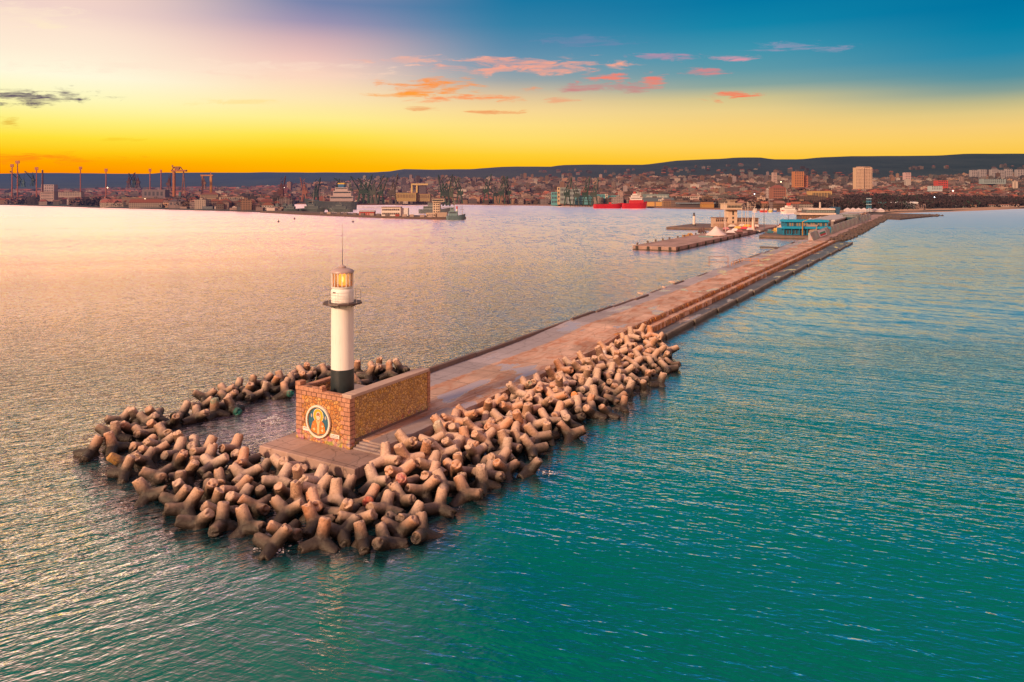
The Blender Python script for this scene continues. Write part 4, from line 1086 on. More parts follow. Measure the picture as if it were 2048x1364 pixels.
MB().lathe([(.05, 10.78), (.09, 10.86), (.09, 11.22), (.03, 11.32)], 12).build('lamp', mh, lan, smooth=True)
MB().lathe([(.30, 10.30), (.30, 10.46)], 16).build('lamp_stand', M_STEEL, lan)
ml, nt, b, o_ = newmat('lantern_inside'); 
MB().lathe([(.97, 10.463), (.2, 10.47)], 24, capb=False).build('lantern_floor', plain((.5, .22, .05), .6, far=False), lan)
MB().tube((0, 0, 12.42), (0, 0, 13.6), .035, .03, 6).tube((0, 0, 13.6), (0, 0, 16.2), .022, .010, 5).build('antenna', M_STEEL, lh)
pl = bpy.data.lights.new('lantern_light', 'POINT'); po = bpy.data.objects.new('lantern_light', pl); put(po, lh)
po.location = (0, 0, 11.45); pl.energy = 12; pl.color = (1, .45, .08); pl.shadow_soft_size = .15
# ------------------------------------------------------------------ land, hills and town
def lerp(a, b, t): return a+(b-a)*t
def table(tb, x):
    if x <= tb[0][0]: return tb[0][1]
    for (a, va), (b, vb) in zip(tb, tb[1:]):
        if x <= b: return lerp(va, vb, (x-a)/(b-a))
    return tb[-1][1]
CREST = [(-900, 349), (0, 348), (60, 346.5), (130, 347), (300, 348.5), (330, 346), (520, 346), (560, 345.3), (740, 346), (785, 344), (799, 339), (860, 340), (950, 338.5), (1000, 334.5), (1030, 333.5), (1100, 334), (1122, 330.5), (1180, 329.5), (1290, 330), (1350, 322), (1400, 319.5), (1440, 318), (1470, 315.5), (1520, 315), (1545, 319), (1600, 319), (1640, 315), (1700, 312.5), (1800, 312), (1880, 311), (1930, 307.5), (2048, 307.5), (2900, 306)]
CRD = [(-900, 9500), (500, 9200), (785, 8200), (800, 6600), (1300, 6000), (2048, 5200), (2900, 5000)]
SHORE = [(-900, 1650), (0, 1582), (200, 1250), (330, 1122), (500, 967), (570, 905), (583, 1700), (620, 1720), (640, 1500), (700, 1550), (900, 1640), (1000, 1582), (1180, 1392), (1300, 1243), (1450, 1110), (1580, 960), (1680, 885), (1760, 850), (1800, 920), (1900, 990), (2048, 1190), (2900, 1500)]
CITY = [(-900, 384), (0, 384), (500, 378), (800, 362), (1000, 361), (1300, 360), (1500, 357), (1700, 363), (2048, 354), (2900, 354)]
def hgt(px, Y):
    sh = table(SHORE, px); zc = max(8, CAM_H+(HOR-table(CITY, px))*3300/FOC); Yc = table(CRD, px); zt = CAM_H+(HOR-table(CREST, px))*Yc/FOC
    if Y < sh: return -3.0
    d = Y-sh
    if d < 12: return 1.8*d/12-.2
    if Y < 3300:
        t = max(0, (Y-sh-200)/(3300-sh-200)); return 1.6+.004*min(d, 200)*2+(zc-3)*t**1.35
    t = (Y-3300)/(Yc-3300)
    if t <= 1: return zc+(zt-zc)*(t*.35+.65*t*t*(3-2*t))
    return zt-(Y-Yc)*.05
cols = [-900+i*14 for i in range(int(3800/14))]
rows = []
mb = MB(); idx = []
for px in cols:
    sh = table(SHORE, px); r = []
    ys = [sh-8, sh, sh+12, sh+60, sh+200]+[lerp(sh+350, 3300, k/10) for k in range(11)]+[lerp(3300, table(CRD, px), (k/16)) for k in range(1, 17)]+[table(CRD, px)+600, table(CRD, px)+3000]
    for Y in ys:
        z = hgt(px, Y)
        if Y > 3400 and Y <= table(CRD, px): z += 7*noise.noise(Vector((px*.02, Y*.002, 1)))*min(1, (table(CRD, px)-Y)/600)
        r.append(len(mb.v)); mb.v.append(((px-1024)*Y/FOC, Y, z))
    idx.append(r)
for a, b in zip(idx, idx[1:]):
    for k in range(len(a)-1): mb.face((a[k], b[k], b[k+1], a[k+1]))
def land_mat():
    m, nt, b, o = newmat('land'); pos = nt.node('ShaderNodeNewGeometry').outputs['Position']; s = nt.node('ShaderNodeSeparateXYZ', i_Vector=pos)
    n1 = nt.noise(pos, .004, 6, .7); n2 = nt.noise(nt.vmath('MULTIPLY', pos, (1, .35, 1)), .012, 7, .75); n3 = nt.noise(pos, .0012, 4, .6)
    c = nt.mix(nt.map(n2, .3, .7), (.002, .012, .014, 1), (.022, .040, .040, 1))
    town = nt.mix(n2, (.03, .018, .024, 1), (.08, .045, .045, 1))
    c = nt.mix(nt.math('MULTIPLY', nt.map(s.outputs[1], 3600, 2600), nt.map(n1, .35, .6)), c, town)
    spk = nt.vor(pos, .035).outputs['Distance']
    c = nt.mix(nt.math('MULTIPLY', nt.map(spk, .12, .2, .8, 0), nt.math('MULTIPLY', nt.map(n3, .48, .6), nt.map(s.outputs[1], 5200, 3300))), c, (.30, .19, .17, 1))
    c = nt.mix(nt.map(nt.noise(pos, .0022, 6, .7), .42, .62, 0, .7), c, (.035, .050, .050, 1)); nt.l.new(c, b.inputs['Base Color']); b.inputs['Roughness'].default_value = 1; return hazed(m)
o = mb.build('hills', land_mat(), None, smooth=True); tag(o, kind='structure')

# beach
SAND = plain((.44, .26, .17), .9, 0, .2, .05)
mb = MB(); pr = None
bt = [(1655, 872, 30), (1700, 868, 60), (1760, 846, 90), (1800, 905, 90), (1850, 950, 80), (1900, 985, 75), (1960, 1050, 80), (2048, 1185, 90), (2200, 1290, 90), (2500, 1400, 80)]
for px, Y, wd in bt:
    q = (atY(px, Y-6, -.2), atY(px, Y+wd*.5, 2.2), atY(px, Y+wd, 3.2)); i0 = len(mb.v); mb.v += [tuple(v) for v in q]
    if pr is not None:
        for k in (0, 1): mb.face((pr+k, i0+k, i0+k+1, pr+k+1))
    pr = i0
tag(mb.build('beach', SAND), kind='structure')

# ---- town fabric: walls and roofs carry their colours, windows are a fine pattern
def town_mat():
    m, nt, b, o = newmat('town'); tc = nt.node('ShaderNodeTexCoord').outputs['Object']; geo = nt.node('ShaderNodeNewGeometry')
    at_ = nt.node('ShaderNodeVertexColor', layer_name='Col').outputs[0]; s = nt.node('ShaderNodeSeparateXYZ', i_Vector=tc)
    nz_ = nt.node('ShaderNodeSeparateXYZ', i_Vector=geo.outputs['Normal'])
    z3 = nt.math('FRACT', nt.math('DIVIDE', nt.math('ADD', s.outputs[2], .2), 3.0)); h3 = nt.math('FRACT', nt.math('DIVIDE', nt.math('ADD', s.outputs[0], nt.math('MULTIPLY', s.outputs[1], .9)), 3.3))
    win = nt.math('MULTIPLY', nt.map(nt.math('ABSOLUTE', nt.math('SUBTRACT', z3, .55)), .22, .26, 1, 0), nt.map(nt.math('ABSOLUTE', nt.math('SUBTRACT', h3, .5)), .26, .30, 1, 0))
    win = nt.math('MULTIPLY', win, nt.map(nt.math('ABSOLUTE', nz_.outputs[2]), .1, .2, 1, 0))
    n = nt.noise(tc, .5, 4, .6)
    c = nt.mix(.6, at_, nt.mix(n, g3(.6), g3(1.35)), 'MULTIPLY'); c = nt.mix(nt.math('MULTIPLY', win, .78), c, (.03, .03, .045, 1))
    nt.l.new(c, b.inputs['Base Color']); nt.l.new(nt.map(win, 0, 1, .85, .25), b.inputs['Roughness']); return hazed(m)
M_TOWN = town_mat()
WALLS = [tuple(v*.56 for v in q) for q in [(.42, .27, .24), (.50, .34, .28), (.34, .22, .20), (.55, .42, .36), (.46, .24, .16), (.28, .20, .21), (.60, .50, .46), (.40, .30, .30), (.52, .30, .20), (.25, .17, .17)]]
ROOFS = [(.26, .07, .045), (.30, .10, .06), (.20, .06, .05), (.18, .10, .09), (.24, .12, .10)]
WN = {0: 'pinkish', 1: 'cream', 2: 'brown', 3: 'pale', 4: 'ochre', 5: 'grey', 6: 'whitish', 7: 'mauve', 8: 'orange', 9: 'dark brown'}
BR = random.Random(8)
def house(mb, w_, d_, h_, roof, wall, rc, rz=0, c=(0, 0), z0=0):
    k_ = BR.choice((.35, .5, .7, .9, 1.1, 1.6)); wall = tuple(min(.8, v*k_) for v in wall); k_ = BR.choice((.4, .7, 1.0, 1.3)); rc = tuple(v*k_ for v in rc)
    mb.col = wall; mb.box(-w_/2, w_/2, -d_/2, d_/2, z0-6, z0+h_, rz, c, True)
    mb.col = rc
    if roof: mb.hip(-w_/2, w_/2, -d_/2, d_/2, z0+h_, min(w_, d_)*.32, rz, c, .5, roof == 2)
    else:
        mb.col = tuple(x*.55 for x in wall); mb.box(-w_/2+.3, w_/2-.3, -d_/2+.3, d_/2-.3, z0+h_, z0+h_+.5, rz, c)
        mb.col = wall; mb.box(-w_*.15, w_*.12, -d_*.2, d_*.2, z0+h_+.5, z0+h_+2.8, rz, c)
cands = []; rs = random.Random(5)
def dens(px, Y):
    if px < 575: return .35 if Y < 1700 else .5
    if Y < table(SHORE, px)+40: return 0
    if px > 1680: return 0 if Y < 1560 else .95
    if px > 1330: return .25 if Y < table(SHORE, px)+330 else .95
    return .95
while len(cands) < 6500:
    px = rs.uniform(-60, 2110); Y = 1000*(3.45**rs.random()) if rs.random() < .8 else rs.uniform(1100, 3450)
    if Y < table(SHORE, px)+25 or rs.random() > dens(px, Y): continue
    big = rs.random(); far = Y > 2300
    if big < (.30 if far else .05): k = ('block', rs.uniform(14, 38), 13, rs.uniform(10, 18) if not far else rs.uniform(12, 20), 0)
    elif big < (.33 if far else .055): k = ('tower', rs.uniform(12, 16), 14, rs.uniform(22, 34), 0)
    elif big < .60: k = ('house', rs.uniform(10, 18), rs.uniform(9, 12), rs.uniform(6, 12), 1)
    elif big < .8: k = ('house', rs.uniform(9, 14), rs.uniform(9, 12), rs.uniform(6, 9), 2)
    else: k = ('flat', rs.uniform(12, 26), 12, rs.uniform(8, 16), 0)
    if px < 575 and k[0] in ('tower', 'block'): k = ('shed', rs.uniform(20, 55), 18, rs.uniform(5, 9), 2)
    if px > 1680 and Y < 1900 and k[0] != 'house': continue
    cands.append((px, Y, k, rs.randrange(10), rs.randrange(5), rs.uniform(-.5, .5)))
def vis(c): return c[2][1]*(c[2][3]+4)/c[1]**2*(1 if 0 < c[0] < 2048 else .0)
cands.sort(key=vis, reverse=True)
ZONES = [(300, 'on the shipyard land at far left'), (580, 'behind the navy base shore'), (800, 'behind the cargo crane rows'), (1000, 'in town above the yellow grain sheds'), (1190, 'in town above the teal port offices'), (1340, 'in town above the red supply ship'), (1560, 'in town above the ferry pier'), (1720, 'in town left of the tall hotel block'), (2200, 'in town right of the tall hotel block')]
NAME = {'block': ('apartment_block', 'long flat roofed apartment block', 'apartment block'), 'tower': ('tower_block', 'tall narrow residential tower', 'tower block'), 'house': ('house', 'small red roofed house', 'house'), 'flat': ('town_building', 'flat roofed low building', 'building'), 'shed': ('shed', 'long pitched roof shed', 'shed')}
NIND = 235
stuff = MB()
for i, (px, Y, k, wi, ri, rz) in enumerate(cands):
    z = hgt(px, Y); p = atY(px, Y, z); rr = rz*.6-(px-1024)/FOC*.5
    if i < NIND:
        mb = MB(); house(mb, k[1], k[2], k[3], k[4], WALLS[wi], ROOFS[ri], 0)
        nm, lb, ct = NAME[k[0]]; o = mb.build(nm, M_TOWN); o.location = p; o.rotation_euler = (0, 0, rr)
        zn = next(t for x, t in ZONES if px < x)
        tag(o, '%s %s %s' % (WN[wi], lb, zn), ct, '%s %ss %s' % (WN[wi], lb, zn))
    else: house(stuff, k[1], k[2], k[3], k[4], WALLS[wi], ROOFS[ri], rr, (p.x, p.y), z)
o = stuff.build('distant_houses', M_TOWN); tag(o, kind='stuff')
# scattered villas on the dark hillside
vil = MB()
for i in range(480):
    px = rs.uniform(1080, 2050); u = rs.random()**1.8; Y = lerp(3300, table(CRD, px)-900, u*.75)
    if noise.noise(Vector((px*.008, Y*.0015, 4))) < -.05: continue
    z = hgt(px, Y); house(vil, rs.uniform(12, 30), 12, rs.uniform(6, 13), rs.choice((0, 1)), tuple(v*.55 for v in WALLS[rs.randrange(8)]), ROOFS[rs.randrange(5)], rs.uniform(-.5, .5), (atY(px, Y).x, Y), z+2)
tag(vil.build('hillside_villas', M_TOWN), kind='stuff')

# bare winter woods: clumps of small twiggy faces
def tree_mat(name, c1, c2):
    m, nt, b, o = newmat(name); at_ = nt.node('ShaderNodeVertexColor', layer_name='Col').outputs[0]
    s = nt.node('ShaderNodeSeparateXYZ', i_Vector=at_)
    nt.l.new(nt.mix(s.outputs[0], c1, c2), b.inputs['Base Color']); b.inputs['Roughness'].default_value = 1; return hazed(m)
M_WOOD = tree_mat('bare_wood', (.008, .007, .012, 1), (.060, .034, .038, 1))
M_EVER = tree_mat('evergreen', (.008, .016, .014, 1), (.04, .06, .045, 1))
def clump(mb, p, w_, h_, n, r):
    for _ in range(n):
        a = r.random()*math.tau; e = r.random()**.5; zz = r.uniform(.12, 1); rad = w_*.5*e*math.sqrt(max(.05, 1-(zz-.45)**2*2.6))
        c = Vector((p[0]+rad*math.cos(a), p[1]+rad*math.sin(a), p[2]+zz*h_)); sz = r.uniform(.07, .16)*w_
        u = Vector((r.gauss(0, 1), r.gauss(0, 1), r.gauss(0, 1))).normalized(); v = u.cross(Vector((r.gauss(0, 1), r.gauss(0, 1), r.gauss(0, .5)))).normalized()
        b = len(mb.v); g = max(0, min(1, .15+.6*zz+r.uniform(-.3, .3))); mb.col = (g, g, g)
        mb.v += [tuple(c+u*sz), tuple(c+v*sz*.7), tuple(c-u*sz), tuple(c-v*sz*.7)]; mb.face((b, b+1, b+2, b+3))
park = MB(); ever = MB()
for i in range(2600):
    px = rs.uniform(1300, 2120)
    if px > 1690: Y = rs.uniform(table(SHORE, px)+95, 1600)
    else: Y = rs.uniform(table(SHORE, px)+90, table(SHORE, px)+420)
    if px < 1400 and rs.random() < .5: continue
    p = atY(px, Y, hgt(px, Y)-.5); clump(ever if rs.random() < .08 else park, p, rs.uniform(9, 15), rs.uniform(8, 14), 22, rs)
for i in range(3300):
    px = rs.uniform(-40, 2048); Y = rs.uniform(table(SHORE, px)+40, 2600)
    if px < 575 and Y > 1900: continue
    p = atY(px, Y, hgt(px, Y)-.5); clump(park, p, rs.uniform(10, 20), rs.uniform(7, 13), 18, rs)
for px0, px1, n in ((150, 240, 110), (0, 80, 60), (330, 400, 40)):
    for i in range(n):
        px = rs.uniform(px0, px1); Y = table(SHORE, px)+rs.uniform(15, 120); clump(park, atY(px, Y, 1.5), rs.uniform(8, 14), rs.uniform(9, 18), 22, rs)
tag(park.build('bare_woodland', M_WOOD), kind='stuff'); tag(ever.build('evergreens', M_EVER), kind='stuff')

# ------------------------------------------------------------------ landmarks of the town
def wbox(name, px0, px1, py0, py1, Y, dep, col, parent=None, rough=.7, mat=None, win=None, rz=0, z1=None):
    """box facing the camera: px0..px1 wide, rows py0 (top) .. py1 (foot) at distance Y"""
    x0, x1 = (px0-1024)*Y/FOC, (px1-1024)*Y/FOC; zb, zt = zat(py1, Y), zat(py0, Y)
    o = MB().box(-(x1-x0)/2, (x1-x0)/2, 0, dep, 0, zt-zb).build(name, mat or plain(col, rough), None)
    o.location = ((x0+x1)/2, Y, zb); o.rotation_euler = (0, 0, rz)
    if parent:
        o.location = Vector(o.location)-Vector(parent.location); o.parent = parent
    return o
def gridwin(o, W, H, nx, nz, m=.12, col=(.04, .045, .06), ww=.55, wh=.5, y=-.12, name='window'):
    for i in range(nx):
        for j in range(nz):
            cx = -W/2+W*(m/2+(1-m)*(i+.5)/nx); cz = H*(j+.55)/nz; dx = W*(1-m)/nx*ww/2; dz = H/nz*wh/2
            MB().box(cx-dx, cx+dx, y, .2, cz-dz, cz+dz).build(name, plain(col, .25), o)
def dims(px0, px1, py0, py1, Y): return (px1-px0)*Y/FOC, (py1-py0)*Y/FOC
# tall hotel block
Y = 1750; t = empty('hotel_tower', atY(1727, Y, zat(378, Y))); tag(t, 'tall twin slab hotel tower standing alone above the park, tallest building in view', 'tower block')
a = wbox('slab', 1712, 1728, 335, 378, Y, 16, (.66, .44, .30), t); b = wbox('slab', 1729, 1743, 334, 378, Y+4, 16, (.58, .38, .28), t)
W_, H_ = dims(1712, 1728, 335, 378, Y)
for o_, k in ((a, 6), (b, 5)):
    for i in range(k+1): x = -W_/2+W_*i/k*.98; MB().box(x-.45, x+.45, -.7, 0, 0, H_).build('rib', plain((.70, .50, .38)), o_)
    for j in range(14): MB().box(-W_/2+.1, W_/2-.1, -.35, 0, H_*(j+.5)/15, H_*(j+.5)/15+1.3).build('balcony_row', plain((.17, .11, .11)), o_)
wbox('roof_house', 1716, 1741, 333, 335, Y+4, 10, (.40, .28, .24), t)
def simple(name, label, cat, px0, px1, py0, py1, Y, dep, col, nx=0, nz=0, roof=None, wcol=(.05, .05, .07), group=None, rcol=(.24, .08, .06)):
    if px1 < 600: col = tuple(v*.62 for v in col); rcol = tuple(v*.7 for v in rcol)
    t = empty(name, atY((px0+px1)/2, Y, zat(py1, Y))); tag(t, label, cat, group)
    W_, H_ = dims(px0, px1, py0, py1, Y)
    o = MB().box(-W_/2, W_/2, 0, dep, -3, H_).build('wall', plain(col), t)
    if nx: gridwin(t, W_, H_, nx, nz, col=wcol)
    if roof == 'flat': MB().box(-W_/2-.4, W_/2+.4, -.5, dep+.4, H_+.003, H_+.7).build('roof', plain(rcol), t)
    if roof == 'hip': MB().hip(-W_/2, W_/2, 0, dep, H_+.003, min(W_, dep)*.3).build('roof', plain(rcol), t)
    return t
simple('tower_block', 'orange brown brick tower block left of the hotel tower', 'tower block', 1588, 1608, 343, 372, 1900, 16, (.50, .20, .09), 4, 9)
simple('apartment_building', 'reddish apartment building beside the orange brick tower', 'apartment block', 1600, 1616, 351, 372, 1910, 16, (.42, .14, .09), 4, 6)
simple('tower_block', 'slim grey pink tower far behind the ferry pier', 'tower block', 1546, 1554, 345, 364, 2300, 14, (.52, .36, .33), 2, 6)
simple('office_block', 'yellow brown office block with many vertical ribs above the marina', 'office block', 1622, 1664, 382, 399, 1330, 20, (.50, .32, .14), 12, 1, 'flat')
simple('apartment_building', 'red brown stepped apartment building left of the ribbed office block', 'apartment block', 1545, 1572, 376, 400, 1280, 18, (.30, .12, .09), 6, 5, 'hip')
simple('tower_block', 'pinkish tower with domed top right of the hotel tower', 'tower block', 1810, 1822, 345, 358, 2500, 15, (.64, .42, .42), 3, 4)
simple('red_building', 'bright red modern building right of the hotel tower', 'building', 1875, 1896, 361, 374, 1900, 18, (.50, .07, .06), 5, 3)
for k, (a, b, c_) in enumerate(((1943, 1955, 340), (1960, 1973, 339), (1983, 1997, 339), (1999, 2010, 340), (2013, 2025, 338), (2034, 2052, 339))):
    simple('tower_block', ['leftmost', 'second', 'third', 'fourth', 'fifth', 'rightmost'][k]+' of the grey tower blocks in a row at far right', 'tower block', a, b, c_, 358, 3000, 16, (.42, .36, .37), 3, 6, group='grey tower blocks at far right')
simple('long_building', 'long pale low building below the grey tower blocks', 'building', 1965, 2012, 358, 366, 2300, 18, (.30, .36, .38), 10, 2)
simple('long_building', 'white blue low pavilion row in front of the dark park at right', 'building', 1862, 1885, 372, 380, 1620, 14, (.45, .52, .56), 6, 2)
# port offices
for k, (a, b, c_, d_, col, nm) in enumerate(((1103, 1116, 384, 406, (.10, .32, .36), 'narrow teal port office at the left end'), (1115, 1120, 374, 404, (.60, .40, .24), 'cream stair tower between the teal port offices'), (1120, 1133, 375, 402, (.26, .30, .30), 'grey green tall port office beside the stair tower'), (1135, 1161, 378, 403, (.30, .34, .36), 'grey port office behind the quay cranes'),
        (1150, 1186, 391, 404, (.12, .34, .38), 'low teal port office behind the quay cranes'), (1190, 1213, 389, 406, (.10, .36, .42), 'bright teal windowed office left of the white stair tower'), (1211, 1216, 388, 406, (.66, .52, .44), 'white stair tower between the bright teal offices'), (1216, 1239, 391, 406, (.10, .36, .42), 'bright teal windowed office right of the white stair tower'))):
    simple('port_office', nm, 'office block', a, b, c_, d_+2, 1440-k*3, 14, col, max(1, int((b-a)/3.2)), 3 if b-a > 6 else 4)
t = simple('warehouse', 'quay warehouse with three yellow doors beside the red ship bow', 'warehouse', 1288, 1350, 403, 412, 1290, 26, (.30, .17, .12), 0, 0)
W_, H_ = dims(1288, 1350, 403, 412, 1290); MB().hip(-W_/2, W_/2, 0, 26, H_, 7, gable=True).build('roof', plain((.10, .12, .13)), t)
for x in (-.28, .0, .30): MB().box(W_*x-6.5, W_*x+6.5, -.25, 0, -.5, H_-1).build('door', plain((.66, .36, .12)), t)
simple('terminal_hall', 'grey hall with a white colonnade band behind the quay warehouse', 'building', 1290, 1338, 389, 399, 1390, 24, (.16, .22, .24), 14, 1, 'flat', (.55, .55, .52), rcol=(.30, .36, .38))
simple('white_building', 'long pinkish white building above the blue canopy roof', 'building', 1356, 1398, 392, 404, 1330, 16, (.56, .42, .38), 10, 2, 'flat')
t = simple('canopy_hall', 'long low hall with pale blue roof on the town quay', 'building', 1358, 1438, 405, 415, 1190, 22, (.09, .07, .08), 0, 0); W_, H_ = dims(1358, 1438, 405, 415, 1190)
MB().box(-W_/2-1, W_/2+1, -3, 24, H_-1.6, H_-.6).build('roof', plain((.28, .36, .44)), t)
t = simple('yellow_shed', 'small ochre gable shed before the blue canopy hall', 'shed', 1404, 1428, 408, 414, 1170, 12, (.44, .22, .06), 0, 0); W_, H_ = dims(1404, 1428, 408, 414, 1170); MB().hip(-W_/2, W_/2, 0, 12, H_, 3, gable=True).build('roof', plain((.36, .16, .05)), t)
# yellow grain sheds
simple('grain_store', 'long yellow grain store on the harbour quay', 'warehouse', 790, 832, 386, 400, 1560, 24, (.36, .24, .10), 12, 1, 'flat', (.18, .11, .07), rcol=(.26, .20, .14))
simple('grain_store', 'lower yellow store right of the long yellow grain store', 'warehouse', 832, 860, 388, 400, 1568, 20, (.30, .20, .10), 6, 1, 'flat', (.16, .10, .07))
t = empty('silo_frame', atY(838, 1700, zat(388, 1700))); tag(t, 'dark silo block framed by a yellow portal behind the grain store', 'silo')
wbox('block', 835, 852, 371, 388, 1700, 14, (.10, .07, .09), t); wbox('portal', 822, 825, 368, 386, 1698, 3, (.62, .42, .16), t); wbox('portal', 832, 835, 368, 386, 1697, 3, (.62, .42, .16), t); wbox('beam', 822, 856, 367, 370, 1696, 3, (.58, .40, .18), t)
# arched beach hall
t = simple('beach_hall', 'white arched roof hall at the back of the beach', 'hall', 1794, 1838, 407, 414, 1075, 20, (.26, .28, .30), 0, 0); W_, H_ = dims(1794, 1838, 407, 414, 1075)
for k in range(4):
    x0 = -W_/2+W_*k/4; n = 8; pts = [(x0+W_/8+W_/8*math.cos(math.pi-math.pi*i/n), H_+2.6*math.sin(math.pi*i/n)) for i in range(n+1)]; MB().prism(pts, -.4, 20).build('roof_vault', plain((.70, .68, .72), .5), t)
simple('beach_bar', 'low pink beach building right of the arched hall', 'building', 1838, 1852, 408, 416, 1060, 10, (.30, .20, .19), 3, 1)
for k, (px, c_) in enumerate(((1925, (.30, .34, .32)), (1945, (.46, .30, .20)), (1985, (.50, .40, .36)), (2010, (.44, .34, .32)), (2030, (.56, .44, .40)))):
    simple('beach_bar', ['grey green', 'ochre', 'cream', 'mauve', 'pale pink'][k]+' beach bar along the far right sand', 'building', px-8, px+8, 410.5-k*.4, 416-k*.8, 1130+k*25, 9, c_, 3, 1, 'flat')
t = empty('slide_tower', atY(1739, 860, 2.5)); tag(t, 'blue lattice tower with white zigzag at the root of the breakwater', 'tower')
for sx in (-1.6, 1.6):
    for sy in (0, 3.2): MB().box(sx-.2, sx+.2, sy-.2, sy+.2, 0, 17).build('post', plain((.04, .20, .34)), t)
for j in range(5): MB().box(-2.2, 2.2, -.6, 3.8, 2+j*3.4, 2.7+j*3.4).build('deck', plain((.05, .26, .42) if j % 2 else (.50, .60, .66)), t)
simple('teal_pavilion', 'long low teal pavilion behind the blue lattice tower', 'building', 1738, 1772, 405, 411, 1100, 12, (.06, .20, .24), 8, 1, 'flat', rcol=(.08, .24, .28))
# ------------------------------------------------------------------ navy base spit and shipyard shore
M_GROUND = plain((.11, .07, .065), .95, 0, .4, .05)
M_WALLQ = plain((.20, .11, .09), .9, 0, .4, .2)
edge = [(560, 427.2), (600, 429.5), (660, 432), (720, 434.5), (790, 437), (860, 439), (905, 439.5), (932, 438)]
pts = [at(px, py, 0) for px, py in edge]; back = [p+Vector((6, 52, 0)) for p in pts[:-1]][::-1]
pts = [at(520, 425.3, 0)]+pts; back = back+[at(520, 425.3, 0)+Vector((0, 260, 0))]
o = MB().poly([(p.x, p.y) for p in pts+back], -2, 2.0).build('navy_quay', M_GROUND); tag(o, kind='structure')
def onspit(px, off=0.0):
    py = table(edge, px); Y = at(px, py, 0).y+off; return Y
def thing(name, label, cat, px, Y, z=2.0, group=None, rz=0):
    t = empty(name, atY(px, Y, z), rz); return tag(t, label, cat, group)
def part(name, mb, col, t, rough=.7, **k): return mb.build(name, plain(col, rough), t, **k)
# white two storey building with individual windows
Y = onspit(790, 14); s_ = Y/FOC
t = thing('harbour_building', 'white two storey building with rows of dark windows on the navy quay', 'building', 785, Y)
MB().box(-22*s_, 16*s_, 0, 11, 0, 17*s_).build('wall', plain((.72, .60, .56)), t); MB().box(16*s_, 30*s_, 3, 11, 0, 16*s_).build('wing', plain((.66, .60, .60)), t)
for i in range(9):
    for j in range(2):
        x = (-19+i*3.9)*s_
        MB().box(x-.75, x+.75, -.12, .2, (3+j*8)*s_, (6.5+j*8)*s_).build('window', plain((.06, .05, .06), .3), t)
MB().box(-22.5*s_, 16.4*s_, -.4, 11.4, 17*s_+.003, 17*s_+.8).build('roof', plain((.30, .22, .22)), t)
Y = onspit(735, 12); t = thing('red_hangar', 'long dark red shed with white doors on the navy quay', 'shed', 733, Y); s_ = Y/FOC
MB().box(-15*s_, 15*s_, 0, 9, 0, 7*s_).build('wall', plain((.34, .035, .03)), t)
for i in range(6): x = (-12.5+i*4.9)*s_; MB().box(x-.9, x+.9, -.15, .1, 0, 4.5*s_).build('door', plain((.50, .20, .18)), t)
MB().hip(-15*s_, 15*s_, 0, 9, 7*s_+.003, 1.6, gable=True).build('roof', plain((.45, .40, .40)), t)
# port control tower on the spit tip
Y = onspit(875, 16); t = thing('control_tower', 'cream port control tower with wide upper cabin on the spit tip', 'tower', 874, Y); s_ = Y/FOC
part('base_block', MB().box(-22*s_, -3*s_, 0, 9, 0, 8*s_), (.52, .38, .30), t); part('annex', MB().box(0, 20*s_, -1, 9, 0, 9*s_), (.42, .30, .24), t)
part('shaft', MB().box(-9*s_, 5*s_, 2, 10, 0, 30*s_), (.58, .44, .34), t); part('cabin', MB().box(-10*s_, 14*s_, .5, 11, 30*s_, 36*s_), (.60, .46, .36), t)
part('roof', MB().box(-11*s_, 15*s_, 0, 11.5, 36*s_+.003, 37.4*s_), (.22, .16, .15), t)
for i in range(7): x = (-8+i*3.2)*s_; part('window', MB().box(x-.7, x+.7, .3, .6, 31.5*s_, 34.5*s_), (.05, .05, .06), t, .3)
for j in range(4):
    for x in (-6, -1, 3): part('window', MB().box(x*s_-.6, x*s_+.6, 1.8, 2.1, (9+j*5)*s_, (11.5+j*5)*s_), (.06, .05, .06), t, .3)
for i in range(4): x = (-19+i*4.5)*s_; part('window', MB().box(x-.6, x+.6, -.15, .1, 2.5*s_, 5*s_), (.05, .05, .06), t, .3)
